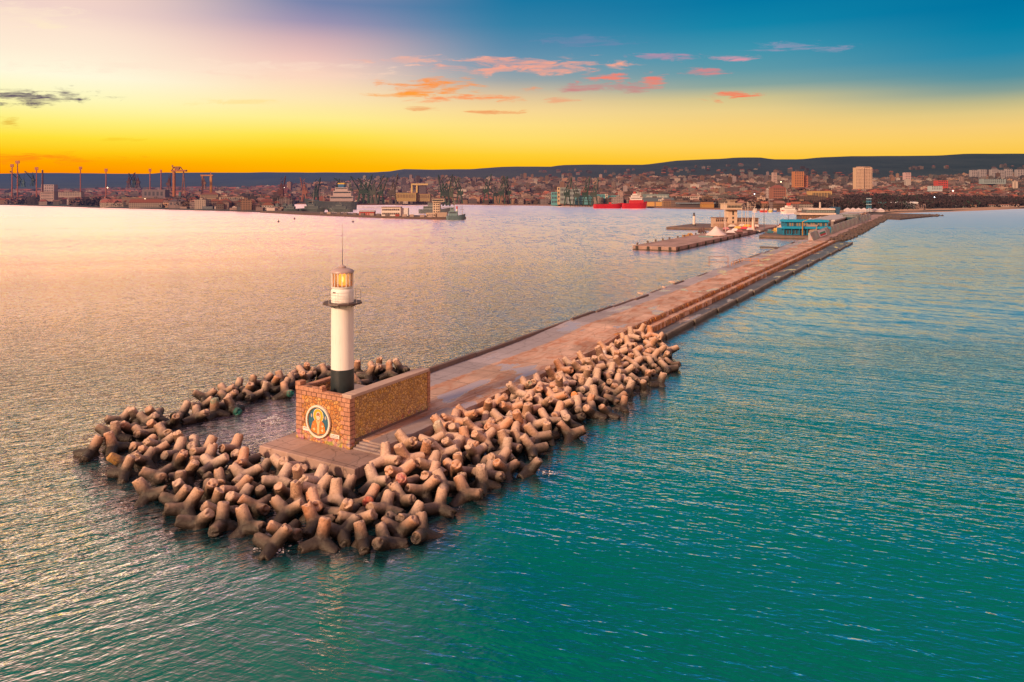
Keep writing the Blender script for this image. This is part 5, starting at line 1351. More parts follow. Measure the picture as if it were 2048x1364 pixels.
# ships
def ship(name, label, px0, px1, Y, hullh, hcol, decks, cat='ship', bow=1, mast=0, z=0.0, beam=12, group=None, boot=None):
    """decks: (x0,x1 fraction of length, z0, z1, colour)"""
    L = (px1-px0)*Y/FOC; t = empty(name, atY((px0+px1)/2, Y, z)); tag(t, label, cat, group); h = hullh
    mb = MB(); n = 14; sec = []
    for i in range(n+1):
        f = i/n; x = (-L/2+L*f); g = f if bow > 0 else 1-f
        wd = beam/2*(1 if g < .62 else max(.04, 1-((g-.62)/.38)**2.2)); wd *= .8+.2*min(1, g/.08)
        zz = h*(1+.45*max(0, (g-.55)/.45)**1.6); xo = L*.035*(max(0, (g-.8)/.2))*(bow)
        b = len(mb.v); mb.v += [(x-xo*1.2, -wd*.72, -1.2), (x+xo, -wd, zz), (x+xo, wd, zz), (x-xo*1.2, wd*.72, -1.2)]; sec.append(b)
    for a, b in zip(sec, sec[1:]):
        for k in range(4): mb.face((a+k, a+(k+1) % 4, b+(k+1) % 4, b+k))
    mb.face((sec[0], sec[0]+3, sec[0]+2, sec[0]+1)); mb.face(tuple(sec[-1]+k for k in range(4)))
    mb.build('hull', plain(hcol, .5), t)
    for i, (a, b, z0, z1, c, nm) in enumerate(decks):
        o = MB().box(-L/2+a*L, -L/2+b*L, -beam*.38+i*.04, beam*.38-i*.04, z0, z1).build(nm, plain(c, .6), t)
        if nm in ('superstructure', 'bridge', 'cabin'):
            k = max(2, int((b-a)*L/3.0))
            MB().box(-L/2+a*L+.8, -L/2+b*L-.8, -beam*.38+i*.04-.08, 0, z1-(z1-z0)*.45, z1-(z1-z0)*.2).build('window_band', plain((.04, .05, .07), .25), t)
    for f, mh in (mast if mast else ()): MB().tube((-L/2+f*L, 0, h), (-L/2+f*L, 0, mh), .32, .15, 6).tube((-L/2+f*L-2, 0, mh*.8), (-L/2+f*L+2, 0, mh*.8), .15, .15, 4).build('mast', plain((.35, .28, .26)), t)
    return t
RED = (.52, .012, .03)
ship('supply_ship', 'bright red offshore supply ship with white bridge at the town quay', 1244, 1293, 1205, 8.5, RED, [(.30, .86, 8, 14, (.50, .02, .03), 'forecastle'), (.34, .80, 14, 18.5, (.74, .66, .66), 'superstructure'), (.38, .72, 18.5, 22, (.76, .68, .68), 'bridge'), (.44, .6, 22, 24.5, (.74, .66, .64), 'wheelhouse'), (.48, .54, 24.5, 28, (.5, .06, .05), 'funnel')], mast=[(.52, 31), (.22, 17)])
t = ship('red_barge', 'low bright red barge moored astern of the supply ship', 1187, 1244, 1212, 6.6, RED, [(.03, .97, 6.7, 7.4, (.30, .02, .02), 'deck_edge'), (.55, .62, 7.4, 10, (.55, .04, .04), 'winch_house')], mast=[(.1, 13)])
GREY = (.14, .16, .18)
ship('navy_ship', 'grey navy ship moored behind the port control tower', 838, 900, 900, 5, GREY, [(.15, .7, 5, 9, (.17, .20, .21), 'superstructure'), (.3, .55, 9, 13, (.18, .20, .21), 'bridge')], mast=[(.45, 24), (.7, 17)])
ship('navy_ship', 'small blue grey patrol ship with red and white mast at the spit tip', 893, 930, onspit(915, -9), 4, (.10, .16, .19), [(.12, .6, 4, 8, (.14, .22, .25), 'superstructure'), (.2, .42, 8, 11.5, (.16, .22, .24), 'bridge')], mast=[(.42, 20), (.85, 12)], beam=8)
t = thing('beacon', 'red and white striped beacon post on the spit tip', 'beacon', 914, onspit(914, 5)); s_ = .5
for k, c_ in enumerate(((.7, .65, .6), (.5, .04, .04), (.7, .65, .6), (.5, .04, .04))): part('stripe', MB().lathe([(1.1-.12*k, k*2.6), (1.0-.12*k, k*2.6+2.59)], 10), c_, t)
ship('cargo_ship', 'dark hulled cargo ship with white superstructure and blue yellow funnel', 612, 712, 1120, 12, (.045, .06, .075), [(.06, .94, 12, 13, (.10, .07, .07), 'deck'), (.50, .96, 13, 21, (.34, .26, .28), 'superstructure'), (.56, .92, 21, 29, (.42, .32, .33), 'superstructure'), (.60, .85, 29, 34, (.44, .34, .35), 'bridge'), (.66, .78, 34, 39, (.03, .12, .26), 'funnel'), (.655, .785, 39.003, 41, (.65, .42, .05), 'funnel_band')], mast=[(.15, 30), (.35, 30), (.9, 42)], beam=18, bow=-1)
for k, (a, b, Y_, l_) in enumerate(((560, 582, 1000, 'small dark patrol boat at the left end of the basin'), (545, 566, 985, 'grey patrol boat beside the leftmost boat in the basin'), (568, 597, 940, 'low grey boat with a yellow crane nearby on the navy quay'), (600, 650, 960, 'long dark grey warship lying behind the navy quay'), (655, 705, 965, 'dark grey landing ship with black stern behind the navy quay'))):
    ship('patrol_boat', l_, a, b, Y_, 4.5, (.06, .08, .085), [(.2, .75, 4.5, 8, (.09, .11, .12), 'superstructure'), (.35, .6, 8, 11, (.10, .12, .13), 'bridge')], mast=[(.5, 19)], beam=9, bow=1 if k % 2 else -1, group='dark boats in the navy basin')
ship('ferry', 'white and red passenger catamaran at the town quay', 1561, 1592, 905, 4.6, (.74, .68, .68), [(.02, .90, 3.4, 4.0, (.60, .04, .04), 'red_stripe'), (.15, .88, 4.6, 7.2, (.78, .72, .70), 'superstructure'), (.35, .7, 7.2, 9.6, (.80, .74, .72), 'bridge'), (.45, .6, 9.6, 13, (.55, .08, .06), 'fin')], 'boat', mast=[(.5, 17)], beam=9, bow=-1)
for k, (px, c_, w_) in enumerate(((1600, (.70, .62, .60), 9), (1524, (.60, .06, .05), 8), (1541, (.70, .60, .20), 8), (1510, (.72, .66, .66), 9), (1532, (.70, .10, .06), 6), (1550, (.10, .20, .50), 7))):
    ship('moored_boat', ['white boat right of the red and white catamaran', 'red boat at the town quay left of the catamaran', 'yellow boat at the town quay left of the catamaran', 'white boat leftmost by the red boat at the town quay', 'small scarlet boat between the red and yellow boats', 'blue boat just left of the catamaran'][k], px-w_/2, px+w_/2, 955, 2.6, c_, [(.2, .8, 2.6, 5, (.7, .6, .58), 'cabin')], 'boat', beam=4)
# ------------------------------------------------------------------ cranes
def bar(mb, p, q, r): mb.tube(p, q, r, r, 4)
def crane(name, label, px, pyt, pyb, Y, col, lean=0.5, jibdir=1, group=None, cab=None):
    zb = max(2.0, zat(pyb, Y)); H_ = zat(pyt, Y)-zb; t = empty(name, atY(px, Y, zb)); tag(t, label, 'crane', group)
    g = H_*.30; w_ = H_*.11; r = max(.7, H_*.016)
    for sx in (-1, 1):
        for sy in (-1, 1): MB().tube((sx*w_, sy*w_, 0), (sx*w_*.55, sy*w_*.55, g), r*1.5, r*1.2, 4).build('leg', plain(col), t)
    part('portal', MB().box(-w_*.8, w_*.8, -w_*.8, w_*.8, g, g+H_*.035), col, t)
    part('machine_house', MB().box(-w_*1.25*jibdir if jibdir > 0 else -w_*.7, w_*.7 if jibdir > 0 else w_*1.25, -w_*.6, w_*.6, g+H_*.04, g+H_*.16), cab or tuple(c*.8 for c in col), t)
    mb = MB(); top = (0, 0, H_*.72); 
    for sx in (-1, 1):
        for sy in (-1, 1): bar(mb, (sx*w_*.42, sy*w_*.42, g+H_*.1), (sx*w_*.12, sy*w_*.12, H_*.72), r)
    for k in range(5):
        z0 = g+H_*.12+k*H_*.11; bar(mb, (-w_*.35, -w_*.3, z0), (w_*.3, -w_*.3, z0+H_*.08), r*.7)
    mb.build('mast', plain(col), t)
    reach = H_*lean*jibdir; mb = MB(); p0 = (w_*.5*jibdir, 0, g+H_*.13); p1 = (reach+w_*.5*jibdir, 0, H_)
    bar(mb, (p0[0], -w_*.3, p0[2]), (p1[0], -r, p1[2]), r); bar(mb, (p0[0], w_*.3, p0[2]), (p1[0], r, p1[2]), r)
    for k in range(8):
        f = k/8; g2 = (k+1)/8; a = [lerp(p0[i], p1[i], f) for i in range(3)]; b = [lerp(p0[i], p1[i], g2) for i in range(3)]
        bar(mb, (a[0], -w_*.3*(1-f), a[2]), (b[0], w_*.3*(1-g2), b[2]), r*.7)
    mb.build('jib', plain(col), t)
    mb = MB(); bar(mb, top, p1, r*.5); bar(mb, top, (-w_*1.1*jibdir, 0, g+H_*.16), r*.6); bar(mb, p1, (p1[0], 0, H_*.35), r*.3); mb.build('stay', plain(tuple(c*.7 for c in col)), t)
GRN, BRN, ORG, DKG = (.012, .040, .028), (.10, .022, .016), (.42, .12, .03), (.008, .026, .026)
CR = [(563, 352, 404, 1500, BRN, .10, 1, 'dark red slewing crane standing nearly upright left of the basin mouth'), (609, 355, 403, 1560, (.30, .10, .06), .12, -1, 'orange red quay crane behind the basin mouth'), (632, 355, 412, 1300, DKG, .10, 1, 'dark green slim crane beside the cargo ship bow'), (674, 357, 400, 1350, DKG, .06, 1, 'dark upright crane above the cargo ship bridge'),
      (722, 352, 404, 1420, GRN, .35, -1, 'green crane with jib leaning left, first in the crane cluster'), (732, 349, 406, 1400, GRN, .16, 1, 'green crane with steep jib, second in the crane cluster'), (741, 356, 406, 1380, GRN, .45, -1, 'green crane with long left jib, third in the crane cluster'), (748, 350, 407, 1360, (.06, .07, .06), .30, 1, 'dark green crane with right jib, fourth in the crane cluster'),
      (762, 354, 408, 1390, GRN, .20, 1, 'green crane at the right end of the crane cluster'), (786, 347, 409, 1310, (.07, .05, .045), .10, 1, 'dark crane with tall almost vertical jib left of the grain store'), (700, 356, 398, 1500, GRN, .7, -1, 'green crane with low jib stretched left behind the cargo ship'),
      (886, 350, 414, 1360, GRN, .10, -1, 'dark green crane, leftmost of the close pair behind the control tower'), (893, 349, 415, 1330, DKG, .14, 1, 'dark green crane, rightmost of the close pair behind the control tower'), (902, 354, 412, 1400, (.07, .09, .06), .22, 1, 'olive crane just right of the close pair behind the control tower'),
      (919, 353, 407, 1500, GRN, .16, -1, 'green crane standing alone right of the control tower'), (973, 348, 404, 1620, GRN, .12, 1, 'green crane with upright jib on the far quay'), (1004, 352, 408, 1560, GRN, .14, 1, 'left one of two green cranes at the quay corner'), (1015, 352, 407, 1570, GRN, .10, -1, 'right one of two green cranes at the quay corner'), (990, 362, 406, 1590, DKG, .5, -1, 'squat dark crane between the quay corner cranes and the lone upright one'),
      (1135, 354, 413, 1400, GRN, .10, 1, 'green quay crane before the teal port offices, first from the left'), (1152, 358, 414, 1385, (.06, .08, .07), .16, -1, 'green quay crane before the teal port offices, second from the left'), (1172, 354, 415, 1370, GRN, .08, 1, 'green quay crane before the teal port offices, third from the left'), (1189, 354, 415, 1360, (.05, .07, .06), .08, 1, 'green quay crane directly left of the bright teal offices'),
      (38, 342, 372, 1900, DKG, .55, -1, 'dark shipyard crane with jib leaning left, leftmost'), (47, 352, 374, 1850, (.05, .10, .12), .5, -1, 'blue green shipyard crane right of the leftmost one'), (66, 342, 372, 1900, DKG, .5, -1, 'dark shipyard crane with jib leaning left beside a tall chimney'), (258, 345, 376, 1800, BRN, .35, 1, 'left crane of three crossing at the slipway'), (268, 346, 376, 1790, DKG, .3, -1, 'middle crane of three crossing at the slipway'), (276, 347, 376, 1780, BRN, .25, -1, 'right crane of three crossing at the slipway'),
      (408, 349, 378, 1750, (.24, .10, .05), .15, -1, 'orange brown shipyard crane beside the yellow portal crane'), (338, 346, 382, 1700, BRN, .06, 1, 'thin dark crane left of the big gantry')]
for px, pt, pb, Y_, c_, ln, jd, lb in CR: crane('harbour_crane', lb, px, pt, pb, Y_, c_, ln, jd, 'slewing cranes along the harbour')
# big shipyard gantry
Y = 1650; t = empty('gantry_crane', atY(356, Y, 2)); tag(t, 'huge orange brown shipyard gantry crane towering over the left shore', 'crane'); s_ = Y/FOC
gz = zat(343, Y)-2; oc = (.34, .11, .03)
MB().box(-10*s_, -6*s_, -3, 3, 0, gz).build('leg', plain(oc), t)
for sg in (-1, 1): MB().tube((11*s_, 0, gz), ((11+sg*4.5)*s_, 0, 0), 1.4, 1.0, 5).build('leg', plain((.22, .09, .06)), t)
MB().box(-13*s_, 17*s_, -4, 4, gz, gz+3.2*s_).build('girder', plain(oc), t)
mb = MB(); 
for a, b in (((-12, 3.2), (-8, 9)), ((-8, 9), (5, 9)), ((5, 9), (9, 3.2)), ((-8, 9), (-4, 3.2)), ((5, 9), (0, 3.2))): bar(mb, (a[0]*s_, 0, gz+a[1]*s_), (b[0]*s_, 0, gz+b[1]*s_), 1.1)
mb.build('top_truss', plain((.24, .08, .03)), t); MB().box(-6*s_, 3*s_, -3, 3, gz+4*s_, gz+7.5*s_).build('trolley_house', plain((.26, .09, .05)), t)
MB().box(-12*s_, -10*s_, -1, 1, gz+8*s_, gz+13*s_).build('mast', plain(oc), t)
MB().box(2*s_, 6*s_, -2, 2, 8*s_, 24*s_).build('hoist', plain((.06, .12, .16)), t)
t = empty('portal_crane', atY(416, 1700, 2)); tag(t, 'yellow orange portal crane right of the big gantry', 'crane'); s_ = 1700/FOC; gz = zat(352, 1700)-2
MB().box(4*s_, 8*s_, -2, 2, 0, gz).build('leg', plain((.50, .20, .03)), t); MB().box(-12*s_, -10*s_, -2, 2, 0, gz).build('leg', plain((.30, .13, .06)), t)
MB().box(-14*s_, 10*s_, -2.5, 2.5, gz, gz+2.6*s_).build('girder', plain((.44, .18, .04)), t); MB().tube((6*s_, 0, gz+2*s_), (5*s_, 0, gz+9*s_), 1.2, .6, 5).build('mast', plain((.40, .16, .04)), t)
# floodlight masts, chimneys
for k, (px, pt, hw) in enumerate(((24, 330, 3), (35, 323, 3.6), (73, 336, 3), (161, 335, 2.6), (212, 339, 2.6), (300, 339, 2.2), (322, 341, 1.6))):
    Y = 1780; zt = zat(pt, Y); t = empty('floodlight_mast', atY(px, Y, 2)); tag(t, ['tall red floodlight mast at the left edge', 'tallest red floodlight mast near the left edge', 'red floodlight mast beside the leaning shipyard crane', 'lone red floodlight mast over the left sheds', 'red floodlight mast right of the lone one', 'small floodlight mast left of the big gantry', 'thin dark mast nearest the big gantry'][k], 'light mast', 'floodlight masts of the shipyard')
    MB().tube((0, 0, 0), (0, 0, zt-4), 1.8, 1.1, 6).build('mast', plain((.34, .09, .05)), t); MB().box(-hw*1.3, hw*1.3, -.8, .8, zt-7, zt).build('lamp_frame', plain((.42, .13, .05)), t)
t = empty('chimney', atY(85, 1500, 2)); tag(t, 'slim dark chimney on the left shipyard', 'chimney'); part('stack', MB().lathe([(2.2, 0), (1.5, zat(340, 1500)-2)], 12), (.10, .04, .05), t)
# shipyard specific buildings
simple('shipyard_office', 'pinkish stepped office block with curved corner on the left shore', 'building', 80, 108, 384, 400, 1480, 14, (.46, .30, .28), 6, 3, 'flat')
simple('ship_hall', 'white ship superstructure block under construction on the left shore', 'building', 82, 108, 369, 384, 1640, 14, (.52, .38, .40), 5, 3)
simple('shipyard_office', 'long pale office row on the left shore', 'building', 115, 162, 384, 392, 1560, 12, (.50, .36, .32), 12, 2, 'flat')
simple('quay_shed', 'long low ochre roofed quay shed with lamp on the left shore', 'shed', 244, 308, 396, 406, 1240, 14, (.22, .13, .11), 0, 0, 'flat', rcol=(.46, .28, .15))
simple('quay_shed', 'low grey quay shed left of the ochre roofed shed', 'shed', 204, 250, 403, 410, 1300, 12, (.18, .12, .13), 0, 0, 'flat', rcol=(.24, .17, .18))
simple('barracks', 'white barracks with three rows of windows on the left shore', 'building', 438, 488, 394, 405, 1150, 12, (.58, .42, .34), 12, 2, 'flat')
simple('barracks', 'cream barracks above the white ones', 'building', 400, 436, 389, 396, 1300, 12, (.40, .26, .18), 8, 2, 'hip')
simple('workshop', 'grey white workshop hall below the big gantry', 'building', 284, 330, 380, 396, 1480, 20, (.24, .17, .20), 5, 1, 'flat', rcol=(.36, .28, .30))
t = simple('boathouse', 'small house with pyramid roof close to the left shore', 'house', 337, 368, 403, 413, 1120, 12, (.30, .20, .20), 4, 1, 'hip', rcol=(.12, .09, .11))
for k in range(26):
    px = rs.uniform(360, 560); Yb = table(SHORE, px)+rs.uniform(14, 80); c_ = rs.choice(((.16, .10, .10), (.50, .38, .36), (.22, .14, .13), (.10, .10, .12), (.62, .50, .46)))
    o = MB().box(-rs.uniform(4, 9), rs.uniform(4, 9), 0, 7, -1, rs.uniform(2.5, 5)).build('container', plain(c_)); o.location = atY(px, Yb, 2); o.rotation_euler = (0, 0, rs.uniform(-.4, .4))
    tag(o, {.16: 'dark brown', .5: 'pale grey', .22: 'brown', .1: 'blackish', .62: 'whitish'}[c_[0]]+' storage box on the yard behind the left navy shore', 'container', {.16: 'dark brown', .5: 'pale grey', .22: 'brown', .1: 'blackish', .62: 'whitish'}[c_[0]]+' storage boxes on the left navy shore')
for k in range(14):
    px = 640+k*17+rs.uniform(-4, 4); o = MB().box(-2, 2, 0, 3, 0, 2.2).build('container', plain(rs.choice(((.30, .05, .04), (.16, .12, .12), (.40, .28, .24)))))
    o.location = atY(px, onspit(px, 5), 2); tag(o, 'small dark container or hut along the edge of the navy quay', 'container', 'small containers along the navy quay edge')
for k, (px, py) in enumerate(((557, 444), (589, 438.5), (706, 444.5))):
    o = MB().lathe([(.1, -.5), (.9, -.2), (.95, .5), (.35, 1.0), (.15, 2.0)], 12).build('buoy', plain((.05, .03, .03))); o.location = at(px, py, 0); tag(o, ['left', 'middle', 'right'][k]+' small dark buoy floating before the navy quay', 'buoy', 'buoys before the navy quay')

# lit windows and lamps of the shore, real small lamps
def lamp(px, py, Y, col, r, lab):
    mt = plain(col, .5, 0, 0, 1, True, 6.0); z = zat(py, Y); t = empty('street_lamp', atY(px, Y, hgt(px, Y))); tag(t, lab, 'lamp')
    zz = max(2, z-hgt(px, Y)); MB().tube((0, 0, 0), (0, 0, zz), .15, .1, 5).build('post', plain((.1, .1, .1)), t); MB().lathe([(.1*r, zz), (r, zz+r), (.1*r, zz+2*r)], 8).build('lamp_head', mt, t)
for px, py, Y, c_, r, lab in ((290, 399.5, 1230, (1, .75, .45), 1.1, 'lit lamp on the ochre roofed quay shed'), (215, 376.5, 1600, (1, .6, .3), 1.3, 'warm lit lamp among the left sheds'), (1869, 395.5, 1300, (.8, .9, 1), 1.0, 'bright white lamp in the dark park'), (1906, 383.5, 1500, (1, .35, .3), 1.8, 'reddish light above the dark park'), (568, 376, 1700, (1, .8, .6), 1.3, 'upper lit lamp by the dark red crane'), (319, 386, 1500, (1, .7, .4), 1.1, 'small lit lamp by the workshop hall'), (1509, 389, 1330, (.9, .9, 1), 1.0, 'white lamp above the marina trees'), (1562, 365, 1900, (1, .7, .4), 1.6, 'warm light left of the orange tower block')):
    lamp(px, py, Y, c_, r, lab)

# ------------------------------------------------------------------ marina
M_PIER = concrete('marina_concrete', (.42, .27, .24, 1), (.34, .17, .12, 1), .3, 0, 9)
def stslab(name, lab, cat, s0, s1, t0, t1, z0, z1, mat, bev=.1):
    o = MB().box(0, s1-s0, -(t1-t0), 0, z0, z1).build(name, mat, None, bevel=bev); o.location = PW(s0, t0, 0); o.rotation_euler = (0, 0, ANG); tag(o, lab, cat); return o
stslab('marina_pier', 'wide flat concrete marina pier reaching left from the harbour station', 'pier', 247, 500, -67, -48, -2, 1.95, M_PIER)
stslab('lighthouse_mole', 'short mole carrying the small white lighthouse', 'mole', 430, 500, -112, -68, -2, 1.7, M_CURB)
stslab('marina_quay', 'transverse quay in front of the blue building', 'quay', 359, 413, -37, -9.1, -2, 1.7, M_CURB)
stslab('finger_jetty', 'thin dark finger jetty in the marina basin', 'jetty', 285, 286.4, -22, -9, .2, .8, M_CURB)
for k in range(3): stslab('landing_stage', ['near', 'middle', 'far'][k]+' broken landing stage on the inner edge of the breakwater', 'landing stage', 222+k*26, 246+k*26, -13.5+k*.9, -9.6+k*.6, -1, 1.2+k*.2, M_CURB, .15)
rs = random.Random(21)
for k in range(12):
    s = 252+k*11+rs.uniform(-2, 2); o = MB().lathe([(.45, 0), (.35, .5), (.55, .9), (.3, 1.1)], 10).build('bollard', M_CURB); o.location = PW(s, -66.2, 1.95); tag(o, 'dark bollard along the left edge of the marina pier', 'bollard', 'bollards along the marina pier edge')
for k in range(9):
    s = 250+k*14; o = MB().box(-.4, .4, -.25, .25, -.2, 1.4).lathe([(.3, -.2), (.3, 1.2)], 8).build('fender', plain((.03, .025, .025))); o.location = PW(s, -47.7, .35); tag(o, 'black fender on the right side of the marina pier', 'fender', 'fenders on the marina pier side')
for k, tt in enumerate((-65, -60, -55, -50.5)):
    o = MB().box(-.3, .3, -.5, .5, 0, 1.5).lathe([(.36, .1), (.36, 1.3)], 8).build('fender', plain((.03, .025, .025))); o.location = PW(246.8, tt, .3); o.rotation_euler = (0, 0, ANG); tag(o, 'black fender on the near end of the marina pier', 'fender', 'fenders on the marina pier end')
# white tent
pos = at(1432, 472, 1.95); s_ = pos.y/FOC
t = empty('peaked_tent', pos); tag(t, 'large white peaked tent on the marina pier', 'tent')
mb = MB(); n = 16; pr_ = [(20*s_, 3.5*s_), (13*s_, 7.5*s_), (7.5*s_, 13*s_), (3.2*s_, 18*s_), (.4, 19.5*s_)]
mb.lathe([(20.2*s_, 1.6*s_)]+pr_, n, capb=False); mb.build('canopy', plain((.70, .56, .56), .6), t, smooth=True)
MB().lathe([(18*s_, 0), (18*s_, 2.2*s_)], 16).build('side_wall', plain((.20, .12, .12)), t)
for k in range(8): a = k*math.tau/8; MB().tube((19.6*s_*math.cos(a), 19.6*s_*math.sin(a), 0), (19.6*s_*math.cos(a), 19.6*s_*math.sin(a), 2.5*s_), .1, .1, 5).build('post', plain((.6, .5, .5)), t)
o = MB().box(-3.6, 3.6, -.8, .8, 0, .7).build('boat_hull_upturned', plain((.16, .24, .26))); o.location = at(1412, 474.5, 1.95); o.rotation_euler = (0, 0, -.5); tag(o, 'flat upturned teal hull in front of the peaked tent', 'boat hull')
for k, px in enumerate((1398, 1402, 1407)): 
    o = MB().lathe([(.5, 0), (.7, 1.2), (.25, 2.6+k*.5), (.05, 3.4+k*.4)], 8).build('covered_bollard', plain((.10, .05, .06))); o.location = at(px, 466.5, 1.95); tag(o, ['left', 'middle', 'right'][k]+' dark covered figure-like stack left of the peaked tent', 'covered stack')
# canopies and covered boats on the pier
TC = [(1461, 470, 9, (.70, .60, .62), 'white covered boat just right of the peaked tent'), (1470, 466, 8, (.66, .60, .64), 'white covered boat behind the first right of the tent'), (1479, 468, 7, (.30, .12, .12), 'dark red covered boat on the pier'), (1476, 461, 9, (.72, .40, .10), 'orange covered boat under the harbour station'), (1488, 462, 8, (.55, .05, .07), 'crimson covered boat right of the orange one'),
      (1494, 457, 9, (.80, .42, .05), 'bright orange canopy near the white sail cone'), (1504, 459, 8, (.70, .14, .08), 'scarlet canopy near the white sail cone'), (1464, 457, 8, (.74, .60, .50), 'cream canopy below the control tower'), (1500, 464, 7, (.62, .56, .58), 'white covered boat at the pier edge'), (1484, 456, 7, (.74, .62, .56), 'pale canopy under the right wing of the station'), (1512, 457, 6, (.66, .58, .56), 'white awning at the right end of the row'), (1452, 463, 7, (.50, .20, .22), 'dull red canopy behind the peaked tent')]
for px, py, w_, c_, lb in TC:
    p = at(px, py, 1.95); s_ = p.y/FOC; t = empty('covered_boat', p, rs.uniform(-.3, .3)); tag(t, lb, 'covered boat', 'canopies and covered boats on the marina pier')
    W_ = w_*s_/1.1; MB().hip(-W_, W_, -W_*.5, W_*.5, 1.3, 1.3, e=.1).build('cover', plain(c_, .6), t)
    MB().box(-W_*.9, W_*.9, -W_*.4, W_*.4, 0, 1.3).build('hull', plain((.12, .07, .08)), t)
# harbour station: control tower + wings
p = at(1466, 455, 1.9); s_ = p.y/FOC; t = empty('harbour_station', p, .12); tag(t, 'cream harbour station with tall control tower between two low wings', 'building')
CRM = (.62, .46, .35)
part('shaft', MB().box(-9.5*s_, 9*s_, 0, 6, 0, 36*s_), CRM, t); part('cabin', MB().box(-16*s_, 15*s_, -2.5, 8, 36*s_, 47*s_), (.60, .44, .34), t)
part('cabin_roof', MB().box(-17*s_, 16*s_, -3, 8.5, 47*s_, 48.5*s_), (.50, .36, .28), t); part('top_room', MB().box(-5*s_, 6*s_, 1, 5, 48.5*s_, 54*s_), (.36, .26, .22), t); part('top_roof', MB().box(-7*s_, 8*s_, 0, 6, 54*s_, 55.4*s_), (.42, .30, .24), t)
for i in range(10): x = (-14+i*3.1)*s_; part('window', MB().box(x-.38, x+.38, -2.62, -2.4, 39.5*s_, 44.5*s_), (.035, .045, .05), t, .2)
for j, zz in enumerate((9, 17, 25, 29)): part('window', MB().box(-1.6*s_, 1.8*s_, -.12, .1, zz*s_, (zz+4.5)*s_), (.06, .05, .05), t, .3)
part('wing', MB().box(-35*s_, -9.6*s_, 1, 9, 0, 19*s_), (.50, .34, .27), t); part('wing', MB().box(9.1*s_, 55*s_, 1, 9, 0, 18*s_), (.46, .31, .25), t)
part('wing_roof', MB().box(-36*s_, -9.7*s_, .2, 9.5, 19*s_+.003, 20*s_), (.24, .15, .13), t); part('wing_roof', MB().box(9.2*s_, 56*s_, .2, 9.5, 18*s_+.003, 19*s_), (.24, .15, .13), t)
for i in range(6):
    for j in range(2): x = (-33+i*4)*s_; part('window', MB().box(x-.45, x+.45, .9, 1.1, (3+j*9)*s_, (7.5+j*9)*s_), (.05, .04, .05), t, .3)
for i in range(10):
    for j in range(2): x = (12+i*4.4)*s_; part('window', MB().box(x-.5, x+.5, .9, 1.1, (3+j*8.5)*s_, (7.5+j*8.5)*s_), (.05, .04, .05), t, .3)
part('terrace', MB().box(-40*s_, 30*s_, -7, 1, 0, 8*s_), (.40, .24, .17), t)
# small lighthouse
p = at(1388, 451.5, 1.7); s_ = p.y/FOC; t = empty('small_lighthouse', p); tag(t, 'small white lighthouse with dark lantern at the end of the inner mole', 'lighthouse')
part('base', MB().lathe([(3.6*s_, 0), (3.4*s_, 3*s_)], 16), (.05, .05, .06), t); part('tower', MB().lathe([(2.7*s_, 3*s_), (2.2*s_, 20*s_)], 20), (.74, .62, .58), t, smooth=True)
part('gallery', MB().lathe([(3*s_, 20*s_), (3*s_, 20.8*s_)], 16), (.06, .05, .06), t); part('lantern', MB().lathe([(1.9*s_, 20.8*s_), (1.9*s_, 24*s_)], 12), (.10, .07, .07), t); part('cap', MB().lathe([(2.3*s_, 24*s_), (.3*s_, 27*s_)], 12), (.04, .04, .05), t)
o = MB().box(-4.5, 4.5, -1, 1, 0, 1.2).hip(-2, 1.5, -.8, .8, 1.2, 1, e=0).build('moored_boat', plain((.44, .22, .08))); o.location = at(1381, 474, 0); tag(o, 'small ochre boat moored off the marina pier', 'boat')
# blue building
p = at(1613, 470, 1.8); s_ = p.y/FOC; t = empty('blue_building', p, -.10); tag(t, 'bright blue two storey building on the marina quay', 'building'); BL = (.0, .20, .40)
part('lower_floor', MB().box(-46*s_, 44*s_, 0, 12, 0, 13*s_), (.01, .16, .30), t); part('upper_floor', MB().box(-38*s_, 44*s_, 2.2, 12, 14.5*s_, 26*s_), (.01, .18, .32), t)
part('lower_roof', MB().prism([(-50*s_, 12.6*s_), (46*s_, 12.6*s_), (44*s_, 17*s_), (-44*s_, 17*s_)], -1.6, 2.0), (.0, .26, .48), t)
part('upper_roof', MB().prism([(-41*s_, 25.6*s_), (46*s_, 25.6*s_), (43*s_, 30*s_), (-37*s_, 30*s_)], 1.0, 12.6), (.0, .28, .50), t)
for i in range(17): x = (-34+i*4.6)*s_; part('window', MB().box(x-.42, x+.42, 2.05, 2.3, 17.5*s_, 24*s_), (.28, .19, .12) if i % 3 else (.04, .05, .06), t, .3)
for i in range(15): x = (-42+i*5.7)*s_; part('window', MB().box(x-.5, x+.5, -.12, .1, 2.5*s_, 10*s_), (.05, .06, .08), t, .3)
for i in range(7): x = (-45+i*15)*s_; part('post', MB().box(x-.15, x+.15, -1.4, -1.1, 0, 12.6*s_), (.0, .20, .36), t)
t2 = thing('yellow_crane', 'slim yellow jib crane in front of the blue building', 'crane', 1605, p.y-3, 1.8); part('column', MB().box(-.22, .22, -.22, .22, 0, 7.4), (.45, .21, .03), t2); part('jib', MB().tube((0, 0, 7.2), (2.6, -.6, 8.6), .22, .14, 5), (.50, .24, .04), t2)
